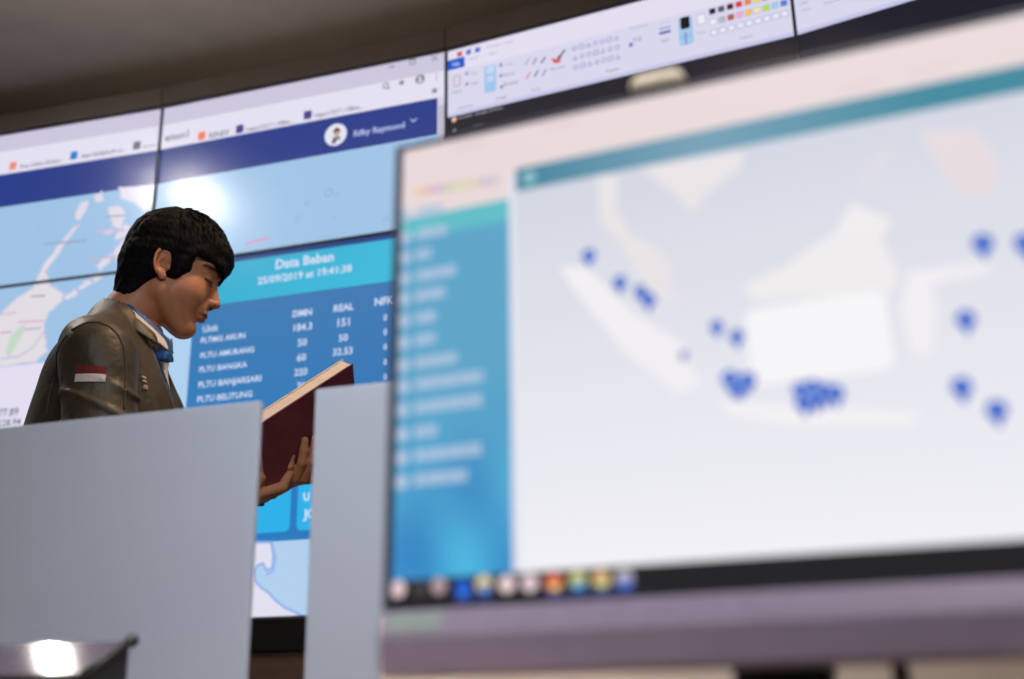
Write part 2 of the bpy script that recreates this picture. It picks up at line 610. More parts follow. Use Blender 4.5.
# data card
cs = 0.216
p.rect(0.0, 1.0, L1 - 0.035, 2.325, (176, 208, 240), 2)
p.rect(0.10, 1.0, cs, 2.325, (176, 208, 240), 3)
p.rect(0, 2.300, L1, 2.33, (38, 70, 130), 5)
p.gpoly([(cs, 2.14), (1.19, 2.14), (1.19, 2.33), (cs, 2.33)], [(44, 172, 208), (66, 190, 222), (62, 186, 220), (40, 166, 204)], 4)
p.gpoly([(cs, 1.257), (1.19, 1.257), (1.19, 2.14), (cs, 2.14)], [(38, 128, 194), (42, 114, 186), (64, 120, 178), (58, 122, 178)], 4)
W = (206, 219, 243)


def ctext(s, xc, wpx, y, bold=0.02, col=W, hfac=1.0):
    wtext(1, s, xc - wpx / 2, xc + wpx / 2, y + wpx * 0.07, col, 6, bold, hfac)


ctext('Data Beban', 303.8, 58, 264.5, 0.03)
ctext('25/09/2019 at 19:41:38', 303.8, 94, 277.5, 0.025, W, 0.95)
wtext(1, 'Unit', 202, 217, 332, W, 6, 0.02)
ctext('DMN', 301.6, 19, 315.5, 0.03)
ctext('REAL', 343, 20, 310, 0.03)
ctext('NFK', 384, 20, 304, 0.03)
rows = [('PLTMG ARUN', 200, 244, 343, '184.3', 302, 18.5, 329.7, '151', 343, 12, 325.5, '0', 385, 4, 320),
        ('PLTU AMURANG', 199.5, 253, 358, '50', 301.6, 9, 345.3, '50', 342.7, 9, 340.6, '0', 385, 4, 334.5),
        ('PLTU BANGKA', 198.5, 246, 372, '60', 300.7, 9, 360.3, '32.53', 342, 19.5, 354, '0', 385, 4, 349.5),
        ('PLTU BANJARSARI', 197.5, 260, 387.5, '220', 300, 13, 374.6, '', 341, 9, 368.5, '0', 385, 4, 364.5),
        ('PLTU BELITUNG', 196.5, 251, 402, '30', 300.6, 9, 388.9, '', 341, 9, 383.5, '0', 385, 4, 379.5)]
for r in rows:
    wtext(1, r[0], r[1], r[2], r[3], W, 6, 0.022, 0.98)
    for k in (4, 8, 12):
        if not r[k]:
            continue
        ctext(r[k], r[k + 1], r[k + 2], r[k + 3], 0.02)
# lower cards and small map
cg = on(1, 293.5, 500)[0]
p.rrect(0.26, 1.2876, cg - 0.013, 1.52, 0.02, (44, 176, 232), 5)
p.rrect(cg + 0.013, 1.2876, 1.15, 1.52, 0.02, (44, 176, 232), 5)
for s, y in (('PA', 481), ('U', 500.5), ('JO', 518)):
    wtext(1, s, 302.5, 302.5 + 6.5 * len(s), y, (214, 236, 250), 6, 0.03)
p.rect(cs, 1.0, 1.19, 1.257, (176, 208, 238), 4)
K8 = 4.275
p.shape(px(1, crop(240, 520, K8, [(-30, 95), (130, 95), (140, 150), (135, 205), (110, 215), (95, 185), (70, 195), (55, 220), (62, 262), (90, 290), (120, 310), (150, 345), (190, 375), (235, 395), (262, 410), (280, 420), (300, 440), (-60, 445)])),
        (226, 224, 240), 5, (150, 178, 232), 0.009)
p.line(px(1, crop(240, 520, K8, [(135, 100), (148, 160), (142, 215), (110, 235)])), 0.007, (150, 178, 232), 7)

# paint program window over the two right facets
RIB, BAR = (216, 214, 236), (226, 222, 240)
ZR = 2.742
for i in (2, 3):
    p = pages[i]
    L = FAC[i][3]
    p.rect(0, 1.0, L, 3.03, (30, 30, 42), 0)
    p.rect(0, ZR, L, 3.03, RIB, 1)
    p.rect(0, 2.925, L, 3.03, BAR, 2)
    p.rect(0, ZR, L, ZR + 0.014, (196, 198, 232), 2)
p = pages[2]
sA, zA = on(2, 446, 66)
p.rect(0.0, 2.934, on(2, 464, 62)[0], 2.977, (34, 88, 200), 3)
wtext(2, 'File', 452, 459, 66, (190, 206, 240), 4, 0.02)
wtext(2, 'Untitled - Paint', 486, 513, 50 - 2 + 0, (150, 146, 160), 4, 0.0, 0.8)
wtext(2, 'Home', 469, 478, 59.5, (140, 138, 160), 4, 0.0)
wtext(2, 'View', 488, 496, 55, (140, 138, 160), 4, 0.0)
for k, c in enumerate(((200, 80, 90), (90, 110, 200), (90, 110, 200))):
    a, z = on(2, 459 + 9 * k, 53.5 - 2.2 * k)
    p.rect(a - 0.01, z - 0.01, a + 0.01, z + 0.01, c, 4)


def icon(x, y, w_, h_, c, layer=4):
    a, z = on(2, x, y)
    s_ = 0.0033
    p.rrect(a - w_ * s_ / 2, z - h_ * s_ / 2, a + w_ * s_ / 2, z + h_ * s_ / 2, min(w_, h_) * s_ * 0.2, c, layer)


kz = 6.606
def zc(a, c):
    return 445 + a / kz, 50 + c / kz
icon(*zc(75, 200), 9, 14, (200, 170, 180)); icon(*zc(75, 200), 6, 11, RIB, 5)
icon(*zc(295, 185), 14, 33, (158, 196, 236))
icon(*zc(295, 125), 9, 9, (196, 216, 240), 5); icon(*zc(295, 185), 8, 8, (190, 212, 240), 5)
G = (128, 126, 152)
for s, a, c, e in (('Paste', 45, 280, 105), ('Cut', 165, 155, 205), ('Copy', 160, 222, 215), ('Crop', 395, 95, 440), ('Resize', 385, 165, 455),
                   ('Rotate', 385, 230, 480), ('Clipboard', 80, 385, 180), ('Image', 335, 320, 405), ('Tools', 565, 265, 625), ('Brushes', 700, 125, 790)):
    x0, y0 = zc(a, c)
    x1, _ = zc(e, c)
    wtext(2, s, x0, x1, y0 + 1, G, 4, 0.0)
for a, c in ((140, 150), (140, 220), (365, 95), (365, 165), (370, 240)):
    icon(*zc(a, c), 3.5, 4, (140, 140, 186))
for a, c, col in ((540, 70, (170, 168, 190)), (588, 68, (120, 120, 150)), (645, 60, (70, 70, 90)), (545, 165, (224, 120, 110)), (600, 150, (90, 110, 160)), (650, 145, (130, 150, 190))):
    a_, z_ = on(2, *zc(a, c))
    p.poly([(a_ - 0.011, z_ - 0.011), (a_ - 0.004, z_ - 0.012), (a_ + 0.011, z_ + 0.009), (a_ + 0.006, z_ + 0.012)], col, 4)
a_, z_ = on(2, *zc(735, 50))
p.shape([(a_ - 0.022, z_ + 0.006), (a_ - 0.01, z_ - 0.018), (a_ + 0.01, z_ - 0.02), (a_ + 0.02, z_ + 0.004), (a_, z_ - 0.004)], (214, 92, 74), 4)
p.poly([(a_, z_), (a_ + 0.006, z_ - 0.006), (a_ + 0.034, z_ + 0.022), (a_ + 0.03, z_ + 0.028)], (90, 86, 96), 5)
# shape gallery (three rows of small outlines)
for r_ in range(3):
    for k in range(7):
        x = 574 + 7.0 * k + r_ * 0.6
        y = 47.5 + r_ * 9.5 - k * 1.75
        a, z = on(2, x, y)
        c = (136, 148, 200)
        kind = (k + r_ * 2) % 4
        rr = 0.0095
        if kind == 0:
            p.disc(a, z, rr, c, 4, 12); p.disc(a, z, rr * 0.66, RIB, 5, 12)
        elif kind == 1:
            p.rect(a - rr, z - rr, a + rr, z + rr, c, 4); p.rect(a - rr * .66, z - rr * .66, a + rr * .66, z + rr * .66, RIB, 5)
        elif kind == 2:
            p.poly([(a - rr, z - rr), (a + rr, z - rr), (a, z + rr)], c, 4); p.poly([(a - rr * .5, z - rr * .7), (a + rr * .5, z - rr * .7), (a, z + rr * .4)], RIB, 5)
        else:
            p.poly([(a, z - rr * 1.2), (a + rr, z), (a, z + rr * 1.2), (a - rr, z)], c, 4); p.poly([(a, z - rr * .7), (a + rr * .6, z), (a, z + rr * .7), (a - rr * .6, z)], RIB, 5)
a0_, a1_ = on(2, 568, 78)[0], on(2, 626, 60)[0]
wtext(2, 'Shapes', 606, 619, 72, G, 4, 0.0)
wtext(2, 'Outline', 629, 648, 31 - 1, (176, 176, 200), 4, 0.0)
wtext(2, 'Fill', 633, 641, 44 - 2, (150, 150, 190), 4, 0.0)
icon(630.5, 44, 4, 5, (130, 120, 190))
for k, (y_, h_) in enumerate(((22, 0.6), (27, 2.0), (31.5, 3.2))):
    icon(664.5, y_, 12, h_, ((176, 176, 200), (150, 160, 206), (96, 106, 176))[k])
wtext(2, 'Size', 661, 669, 43 - 1, G, 4, 0.0)
icon(685.5, 30, 15, 33, (166, 198, 236))
icon(684.7, 22, 9.5, 14, (22, 22, 28), 5)
wtext(2, 'Color', 680, 692, 38, (130, 150, 200), 6, 0.0); wtext(2, '1', 685, 687, 44, (130, 150, 200), 6, 0.0)
icon(701, 18.5, 9, 12, (180, 176, 200)); icon(701, 18.5, 7.6, 10.5, (236, 232, 244), 5)
wtext(2, 'Color', 697, 706, 34, G, 6, 0.0)
wtext(2, 'Colors', 739, 752, 40 - 1, G, 4, 0.0)
pal = [[(24, 24, 28), (92, 88, 96), (84, 20, 30), (222, 60, 64), (240, 130, 50), (248, 224, 60), (50, 150, 60), (60, 150, 220), (60, 70, 180), (150, 80, 170)],
       [(236, 234, 244), (184, 182, 190), (176, 92, 60), (240, 170, 200), (244, 196, 70), (240, 226, 170), (176, 226, 60), (150, 206, 240), (80, 130, 214), (190, 170, 220)],
       [(232, 230, 246)] * 10]
for r_ in range(3):
    for k in range(9):
        x = 712 + 8.85 * k + r_ * 0.8
        y = 10.5 + r_ * 10.6 - k * 2.35
        icon(x, y, 7.2, 7.4, (176, 174, 206)); icon(x, y, 6.0 if r_ < 2 else 5.6, 6.0 if r_ < 2 else 5.6, pal[r_][k], 5)
# caption of the window below
a, z = on(2, 453.5, 119)
p.disc(a, z, 0.011, (214, 160, 120), 4); p.disc(a, z, 0.005, (220, 220, 236), 5)
wtext(2, 'Untitled - Google Chrome', 458, 502, 119 - 0.5, (176, 172, 186), 4, 0.0)
wtext(2, 'GOLD', 472, 482, 127, (110, 106, 120), 4, 0.0)
icon(454, 130, 4, 4, (120, 116, 130))
p = pages[3]
for s, x0, x1, y in (('Edit', 800, 808, 5), ('colors', 800, 811, 11.5), ('Edit with', 823, 838, -2), ('Paint 3D', 824, 840, 4)):
    wtext(3, s, x0, x1, y, (150, 148, 176), 4, 0.0)

LBL = [['wall screen at the far upper left, showing navy bar over light-blue map', 'wall screen with account picture, name and hot light glare, above the person', 'wall screen with colour palette and ribbon of a drawing program', 'wall screen at top right corner above the monitor, mostly black with ribbon end'],
       ['wall screen at left edge behind the back of the person, map over pale panel', 'wall screen titled Data Beban with blue table beside the face', 'plain black wall screen hidden behind upper left of the big monitor', 'plain black wall screen hidden behind upper right of the big monitor'],
       ['pale wall screen at bottom left hidden behind the grey divider', 'wall screen with cyan cards and small map seen between the two dividers', 'plain black wall screen hidden behind lower left of the big monitor', 'plain black wall screen hidden behind lower right of the big monitor']]
for i, (P, U, N, L) in enumerate(FAC):
    for r_ in range(3):
        z1, z0 = ZROW[r_], ZROW[r_ + 1]
        g = 0.0012
        c = P + U * L / 2
        t = thing('video_wall_screen', LBL[r_][i], 'screen', tuple(c + UP * z0), atan2(U[1], U[0]), 'screens of the curved video wall')
        h = z1 - z0
        # local frame: x along U, y away from the room
        box('housing', (0, 0.045, h / 2), (L - 2 * g, 0.07, h - 2 * g), M['black'], t)
        b = bmesh.new()
        bw = 0.0040
        for cx_, cz_, sx_, sz_ in ((0, bw / 2 + g, L - 2 * g, bw), (0, h - bw / 2 - g, L - 2 * g, bw),
                                   (-L / 2 + bw / 2 + g, h / 2, bw, h - 2 * g - 2 * bw), (L / 2 - bw / 2 - g, h / 2, bw, h - 2 * g - 2 * bw)):
            add_box(b, (cx_, 0.004, cz_), (sx_, 0.012, sz_))
        obj('bezel', b, M['bezel'], t)
        pages[i].build('screen_face', bw + g, z0 + bw + g, L - bw - g, z1 - bw - g,
                       np.array([-L / 2, 0.006, -z0]), np.array([1.0, 0, 0]), UP, np.array([0, -1.0, 0]), M['wallscreen'], t)

# ------------------------------------------------------------------ ceiling lamps
M['bulb'] = emit_mat('lamp_disc', (255, 246, 236), 1100.0)
M['bulb2'] = emit_mat('lamp_disc_dim', (255, 246, 232), 12.0)
for k, (lx, ly, lab) in enumerate(((LAMP[0], LAMP[1], 'round ceiling downlight nearest the video wall, brightest'), (0.22, 1.88, 'round warm ceiling downlight in front of the person'),
                                   (-2.2, 0.4, 'round ceiling downlight left of the desk'), (2.2, 0.4, 'round ceiling downlight right of the desk'))):
    t = thing('ceiling_downlight', lab, 'lamp', (lx, ly, 3.2), 0, 'ceiling downlights')
    b = bmesh.new(); add_cyl(b, (0, 0, -0.008), 0.11, 0.016, seg=32); obj('trim_ring', b, M['lampbody'], t)
    b = bmesh.new(); add_cyl(b, (0, 0, -0.018), 0.040, 0.006, seg=32); obj('lamp_disc', b, M['bulb'] if k == 0 else M['bulb2'], t)

# ------------------------------------------------------------------ desk
DZ = 0.70
pd = FAC[1][1]
pn = FAC[1][2]
t = thing('desk', 'long pale laminate desk carrying the monitor and grey dividers', 'desk', (0, 0.85, 0))
box('desk_top', (0, 0.08, DZ - 0.015), (3.4, 1.15, 0.03), M['desk'], t, bevel=0.003)
for sx in (-1.62, 0.0, 1.62):
    box('leg', (sx, 0.08, (DZ - 0.03) / 2), (0.04, 0.95, DZ - 0.03), M['alu'], t, bevel=0.003)
box('modesty_panel', (0, 0.35, 0.42), (3.2, 0.02, 0.45), M['desk'], t)


def divider(name, s0, s1, z1, label):
    K0 = np.array([-0.26886, 1.12, 0])
    c = K0 + pd * ((s0 + s1) / 2)
    L = s1 - s0
    t = thing(name, label, 'divider', (c[0], c[1], DZ), atan2(pd[1], pd[0]), 'grey desk dividers')
    box('panel', (0, 0, (z1 - DZ + 0.02) / 2 + 0.0), (L, 0.008, z1 - DZ - 0.02), M['frost'], t, bevel=0.0015)
    for sx in ((-L / 2 + 0.1, L / 2 - 0.12) if L > 0.4 else (-L / 2 + 0.05, L / 2 - 0.05)):
        box('foot_clamp', (sx, 0, 0.015), (0.05, 0.03, 0.03), M['alu'], t, bevel=0.002)
    return t


divider('desk_divider', -1.3, 0.0, 1.0885, 'grey frosted desk divider at left in front of the person')
divider('desk_divider', 0.0655, 0.40, 1.0945, 'grey frosted desk divider right of the gap, beside the monitor')

# beige riser behind the monitor
q0 = at_y(381, 672, 0.925)
qc = q0 + pd * 0.55
t = thing('desk_shelf', 'low beige desk shelf running behind the monitor', 'shelf', (float(qc[0]), float(qc[1]), DZ), atan2(pd[1], pd[0]))
box('shelf_board', (0.0, 0.030, 0.141), (1.10, 0.075, 0.018), M['beige'], t, bevel=0.002)
box('front_panel', (-0.16, 0.0, 0.066), (0.776, 0.012, 0.132), M['beige'], t)
box('front_panel', (0.390, 0.0, 0.066), (0.316, 0.012, 0.132), M['beige'], t)
for sx in (-0.54, 0.54):
    box('side_panel', (sx, 0.035, 0.066), (0.016, 0.055, 0.132), M['beige'], t)

# ------------------------------------------------------------------ monitor
MT = np.array([-0.07787102, 0.66964347, 1.15114373 - 0.05 + 0.05])
mU = np.array([0.9298652, -0.36772846, 0.01124665]); mU /= np.linalg.norm(mU)
mV = np.array([0.00435917, 0.04158027, 0.99912566]); mV /= np.linalg.norm(mV)
mN = np.cross(mU, mV)                                     # away from or to the camera
if np.dot(mN, CAMP - MT) < 0:
    mN = -mN
MW, MH = 0.56, 0.345


def onm(x, y):
    r = ray(x, y)
    t = np.dot(MT - CAMP, mN) / np.dot(r, mN)
    q = r * t + CAMP - MT
    return float(np.dot(q, mU)), float(np.dot(q, mV))


mp = Page()
S0, S1, T0, T1 = 0.006, MW - 0.006, -0.3120, -0.004
mp.rect(-1, -1, 1, 1, (230, 214, 214), 0)                # browser top, pinkish white
mp.rect(-1, -0.3130, 1, -0.2945, (24, 22, 26), 3)        # taskbar
# sidebar
def sidecol(s, t):
    k = min(1, max(0, (-t - 0.17) / 0.12))
    base = np.array([88, 162, 198]) * (1 - k) + np.array([58, 152, 206]) * k
    wv = k * (sin(62 * s - 55 * t + 1.3) * 0.5 + sin(130 * s + 40 * t) * 0.35 + sin(75 * (s + t)) * 0.3)
    return np.clip(base + np.array([14, 26, 14]) * wv, 0, 255)


n1, n2 = 16, 36
sx0, sx1, ty0, ty1 = -0.01, 0.0835, -0.2945, -0.0700
for ii in range(n1):
    for jj in range(n2):
        a, b2 = sx0 + (sx1 - sx0) * ii / n1, sx0 + (sx1 - sx0) * (ii + 1) / n1
        c, d = ty0 + (ty1 - ty0) * jj / n2, ty0 + (ty1 - ty0) * (jj + 1) / n2
        mp.gpoly([(a, c), (b2, c), (b2, d), (a, d)], [sidecol(a, c), sidecol(b2, c), sidecol(b2, d), sidecol(a, d)], 1)
mp.rect(-0.01, -0.0715, 0.0835, -0.056, (92, 186, 196), 2)
# page header bar (its left part starts right of the sidebar; glare painted into its middle)
mp.gpoly([(0.0885, -0.0520), (0.21, -0.0520), (0.21, -0.0355), (0.0885, -0.0355)], [(52, 128, 152), (112, 156, 178), (112, 156, 178), (52, 128, 152)], 2)
mp.gpoly([(0.21, -0.0520), (0.34, -0.0520), (0.34, -0.0355), (0.21, -0.0355)], [(112, 156, 178), (44, 130, 152), (44, 130, 152), (112, 156, 178)], 2)
mp.rect(0.34, -0.0520, 1, -0.0355, (44, 130, 152), 2)
mp.disc(0.098, -0.0438, 0.0045, (140, 190, 200), 3)
mp.gpoly([(0.0835, -0.2945), (1, -0.2945), (1, -0.0505), (0.0835, -0.0505)], [(240, 240, 245), (238, 238, 246), (208, 211, 223), (208, 211, 223)], 1)  # map pales downwards: viewing-angle haze of the screen put into the colours
mp.rect(0.0835, -0.2945, 0.0875, -0.0385, (226, 226, 238), 2)
KM = 2.116
def mcrop(pts):
    return [onm(540 + a / KM, 130 + c / KM) for a, c in pts]
CRM, PNK = (230, 225, 227), (228, 216, 220)
for q, c in (([(120, 95), (165, 95), (160, 160), (190, 220), (250, 250), (280, 290), (270, 330), (300, 360), (250, 360), (200, 300), (170, 240), (130, 200)], CRM),
             ([(215, 80), (330, 60), (430, 45), (425, 80), (360, 130), (320, 175), (290, 140), (250, 110)], CRM),
             ([(430, 330), (520, 290), (570, 250), (620, 220), (660, 155), (745, 190), (720, 230), (760, 310), (740, 350), (450, 360)], (238, 234, 236)),
             ([(810, 0), (920, 0), (960, 50), (970, 110), (930, 150), (880, 130), (850, 80), (820, 40)], PNK),
             ([(670, 110), (735, 35), (745, 45), (690, 120)], (222, 216, 224)),
             ([(780, 300), (950, 280), (950, 300), (830, 325), (840, 380), (830, 480), (785, 470), (760, 380)], (240, 236, 240)),
             ([(40, 290), (100, 290), (200, 390), (300, 450), (340, 540), (290, 560), (180, 470), (80, 350)], (240, 237, 240)),
             ([(380, 570), (560, 590), (800, 600), (790, 620), (540, 625), (400, 600)], (243, 240, 242))):
    mp.shape(mcrop(q), c, 2)
a = onm(540 + 448 / KM, 130 + 548 / KM); b2 = onm(540 + 752 / KM, 130 + 335 / KM)
mp.rrect(a[0], a[1], b2[0] - 0.004, b2[1], 0.006, (222, 222, 232), 3)
mp.rrect(a[0], a[1] + 0.0012, b2[0] - 0.0052, b2[1], 0.006, (244, 243, 245), 4)
# blue markers (each a drop-shaped pin)
def pin(x, y, r, c=(84, 122, 200)):
    s, t = onm(x, y)
    mp.disc(s, t + r * 0.2, r, c, 5, 14)
    mp.poly([(s - r * 0.8, t), (s, t - r * 1.7), (s + r * 0.8, t)], c, 5)
    mp.disc(s, t + r * 0.25, r * 0.35, (150, 180, 226), 6, 8)
for x, y, r in ((589, 257, .0042), (620, 284, .0042), (640, 292, .0036), (649, 301, .0042), (684, 356, .0024), (717, 328, .0038), (737, 338, .0040),
                (730, 380, .0045), (740, 386, .005), (748, 382, .0045), (735, 388, .0045), (983, 245, .0052), (1026, 245, .0055), (966, 321, .0048),
                (962, 389, .0050), (997, 412, .0050), (800, 391, .004), (808, 396, .005), (816, 399, .005), (804, 404, .0046), (825, 394, .005), (836, 395, .0045), (812, 388, .004)):
    pin(x, y, r * 1.08, (50, 94, 198) if r > 0.003 else (110, 100, 190))
# menu rows: round icons and lettering too small to read, kept as strokes of word length
for y, x1 in ((216, 443), (237.5, 447), (258, 431), (279, 456), (299, 445), (321, 436), (343, 436), (365.5, 457), (387, 483), (410, 483), (434.5, 437), (458, 481), (482, 467)):
    s, t = onm(405 - (y - 216) * 0.012, y)
    mp.disc(s, t, 0.0048, (176, 196, 220), 4, 12)
    e, _ = onm(x1, y)
    x = s + 0.0085
    k = 0
    while x < e - 0.001:
        wd = min(0.0026 + 0.0012 * ((k * 7 + int(y)) % 3), e - x)
        mp.rrect(x, t - 0.0036, x + wd, t + 0.0042, 0.0009, (172, 194, 220), 4)
        x += wd + 0.0007
        k += 1
# coloured word mark over the menu
for k, c in enumerate(((232, 196, 130), (226, 170, 160), (196, 160, 200), (188, 196, 160), (200, 214, 150), (206, 214, 150), (208, 200, 160), (188, 170, 205), (196, 190, 200))):
    s, t = onm(416 + 9.4 * k, 192.5 - k * 1.4)
    mp.rrect(s, t - 0.0028, s + 0.0048, t + 0.0028, 0.001, c, 3)
# browser strip: faint tab line and buttons
for x, y in ((470, 146), (560, 125), (860, 87), (930, 70)):
    s, t = onm(x, y)
    mp.rrect(s - 0.012, t - 0.002, s + 0.012, t + 0.002, 0.001, (224, 206, 208), 2)
# taskbar icons
for x, y, c, c2 in ((398, 589, (232, 206, 210), None), (420, 589, (60, 58, 60), None), (439, 586, (176, 152, 156), None), (463, 588, (20, 84, 200), (40, 120, 230)),
                    (484, 584, (226, 206, 140), (90, 140, 220)), (507, 584, (236, 212, 212), None), (530, 583, (226, 204, 212), None),
                    (554, 582, (226, 110, 90), (240, 190, 90)), (578, 580, (206, 200, 120), (90, 170, 210)), (601.5, 579, (226, 180, 130), (190, 200, 120)), (624.5, 578, (190, 180, 190), (80, 120, 210))):
    s, t = onm(x, y)
    mp.disc(s, t, 0.0050, c, 4, 16)
    if c2:
        mp.rect(s - 0.0025, t - 0.005, s + 0.0035, t - 0.0005, c2, 5)
        mp.rect(s - 0.0055, -0.3082, s + 0.0055, -0.3068, (60, 90, 190), 4)

mon = thing('monitor', 'large desktop monitor in the right foreground showing a map page', 'monitor')
mc = MT + mU * (MW / 2)
mon.matrix_world = Matrix(((mU[0], -mN[0], mV[0], mc[0]), (mU[1], -mN[1], mV[1], mc[1]), (mU[2], -mN[2], mV[2], mc[2]), (0, 0, 0, 1)))
# local: x right, y away from the viewer, z up; top edge at z = 0
b = bmesh.new()
add_box(b, (0, 0.004, -0.002), (MW, 0.010, 0.004))
add_box(b, (-MW / 2 + 0.003, 0.004, -0.158), (0.006, 0.010, 0.308))
add_box(b, (MW / 2 - 0.003, 0.004, -0.158), (0.006, 0.010, 0.308))
obj('bezel', b, M['monbezel'], mon, bevel=0.0008)
b = bmesh.new()
prof = [(-0.001, -0.3122), (-0.0045, -0.3250), (-0.0052, -0.328), (-0.0022, -0.347), (0.001, -0.350), (0.012, -0.350), (0.012, -0.3122)]
ends = [[b.verts.new((sx * MW / 2, y, z)) for y, z in prof] for sx in (-1, 1)]
for k in range(len(prof)):
    b.faces.new((ends[0][k], ends[0][(k + 1) % len(prof)], ends[1][(k + 1) % len(prof)], ends[1][k]))
b.faces.new(ends[0]); b.faces.new(ends[1][::-1])
obj('chin', b, M['chin'], mon, bevel=0.0006)
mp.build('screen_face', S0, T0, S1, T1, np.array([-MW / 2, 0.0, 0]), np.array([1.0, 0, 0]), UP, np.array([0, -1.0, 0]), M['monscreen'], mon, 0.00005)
b = bmesh.new()
add_box(b, (0, 0.019, -0.172), (MW - 0.004, 0.022, 0.338))
obj('rear_shell', b, M['black'], mon, bevel=0.004)
chin = [c for c in mon.children if c.name.startswith('chin')][0]
box('sticker', (-MW / 2 + 0.0225, -0.0033, -0.3195), (0.036, 0.0008, 0.0120), M['sticker'], chin, ax=((1, 0, 0), (0, 0.966, -0.26), (0, 0.26, 0.966)))
b = bmesh.new()
add_box(b, (-0.056, 0.045, -0.30), (0.052, 0.030, 0.17))
obj('stand_neck', b, M['black'], mon, bevel=0.004)
b = bmesh.new()
add_tube(b, [(0.002, 0.035, -0.32), (0.004, 0.05, -0.36), (0.006, 0.06, -0.40), (0.01, 0.065, -0.43)], 0.0045, 10)
obj('cable', b, M['black'], mon, smooth=True)
b = bmesh.new()
r_ = onm(0, 0)
dn = -(MT[2] - DZ) / mV[2]
ring = [(-0.052 + 0.115 * cos(a), 0.05 + 0.085 * sin(a)) for a in np.linspace(0, 2 * pi, 32, endpoint=False)]
lo = [b.verts.new((x, y + 0.0, dn - 0.0 + 0.001 + y * 0.0416 + x * -0.011)) for x, y in ring]
hi = [b.verts.new((x, y + 0.0, dn + 0.013 + y * 0.0416 + x * -0.011)) for x, y in ring]
for k in range(32):
    b.faces.new((lo[k], lo[(k + 1) % 32], hi[(k + 1) % 32], hi[k]))
b.faces.new(lo[::-1]); b.faces.new(hi)
obj('stand_foot', b, M['black'], mon, bevel=0.001)
box('stand_column', (-0.052, 0.045, (dn - 0.36) / 2 + 0.006), (0.045, 0.022, abs(dn + 0.36) - 0.006), M['black'], mon, bevel=0.002)

# cream clip sitting on the monitor's top edge
cp = MT + mU * 0.184 + mV * 0.001
t = thing('monitor_clip', 'small cream clip sitting on the top edge of the monitor', 'clip')
t.matrix_world = Matrix(((mU[0], -mN[0], mV[0], cp[0]), (mU[1], -mN[1], mV[1], cp[1]), (mU[2], -mN[2], mV[2], cp[2]), (0, 0, 0, 1)))
box('clip_body', (0, 0.008, 0.0070), (0.036, 0.018, 0.014), M['cream'], t, bevel=0.0065)
box('clip_tab', (0, 0.031, -0.006), (0.022, 0.002, 0.022), M['cream'], t, bevel=0.0008)
box('clip_bridge', (0, 0.022, 0.004), (0.022, 0.02, 0.003), M['cream'], t, bevel=0.0008)

# ------------------------------------------------------------------ dark glossy wedge device at bottom left
dv = at_y(55, 657, 0.985)
v = dv - CAMP; v /= np.linalg.norm(v)
l = LAMP - dv; l /= np.linalg.norm(l)
dn_ = l - v; dn_ /= np.linalg.norm(dn_)
# device plane; corners from the photograph's outline
def ond(x, y):
    r = ray(x, y)
    t_ = np.dot(dv - CAMP, dn_) / np.dot(r, dn_)
    return r * t_ + CAMP
cBR, cFR = ond(132, 641), ond(84, 676)
dx = ond(0, 645) - cBR
dx[2] = dx[2]; dx /= np.linalg.norm(dx)
cBL, cFL = cBR + dx * 0.235, cFR + dx * 0.235
t = thing('desk_device', 'black wedge-shaped desk device with glossy top mirroring a lamp, bottom left', 'device', (float(cFR[0]), float(cFR[1]), DZ))
base = np.array([cFR[0], cFR[1], DZ])
top4 = [c - base for c in (cFR, cBR, cBL, cFL)]
b = bmesh.new()
tv = [b.verts.new(c) for c in top4]
bv = [b.verts.new((c[0], c[1], 0.004)) for c in top4]
b.faces.new(tv)
b.faces.new(bv[::-1])
for k in range(4):
    b.faces.new((tv[k], bv[k], bv[(k + 1) % 4], tv[(k + 1) % 4]))
obj('body', b, M['black'], t, bevel=0.004)
b = bmesh.new()
cc = sum(top4) / 4
ins = [cc + (c - cc) * 0.94 + dn_ * 0.0012 for c in top4]
ins2 = [c - dn_ * 0.004 for c in ins]
a_ = [b.verts.new(c) for c in ins]; c_ = [b.verts.new(c) for c in ins2]
b.faces.new(a_); b.faces.new(c_[::-1])
for k in range(4):
    b.faces.new((a_[k], c_[k], c_[(k + 1) % 4], a_[(k + 1) % 4]))
obj('glossy_top', b, M['darkgloss'], t)
b = bmesh.new()
add_tube(b, [top4[0] * 1.0 + dn_ * 0.001, top4[1] + dn_ * 0.001], [0.003, 0.0045], 10)
bmesh.ops.create_uvsphere(b, u_segments=12, v_segments=8, radius=0.006, matrix=Matrix.Translation(Vector(top4[1])))
obj('edge_roll', b, M['black'], t, smooth=True)


# ------------------------------------------------------------------ signed-distance modelling for the figure
def sph(P, c, r):
    return np.linalg.norm(P - np.array(c, 'f'), axis=-1) - r


def ell(P, c, r):
    q = P - np.array(c, 'f')
    r = np.array(r, 'f')
    k0 = np.linalg.norm(q / r, axis=-1)
    k1 = np.linalg.norm(q / (r * r), axis=-1) + 1e-9
    return k0 * (k0 - 1) / k1


def cap(P, a, b, ra, rb=None, fl=None):
    rb = ra if rb is None else rb
    a, b = np.array(a, 'f'), np.array(b, 'f')
    d = b - a
    q = P - a
    h = np.clip((q @ d) / max(float(d @ d), 1e-12), 0, 1)
    return np.linalg.norm(q - h[..., None] * d, axis=-1) - (ra + (rb - ra) * h)


def smin(a, b, k):
    h = np.clip(0.5 + 0.5 * (b - a) / k, 0, 1)
    return b + (a - b) * h - k * h * (1 - h)


def smax(a, b, k):
    return -smin(-a, -b, k)


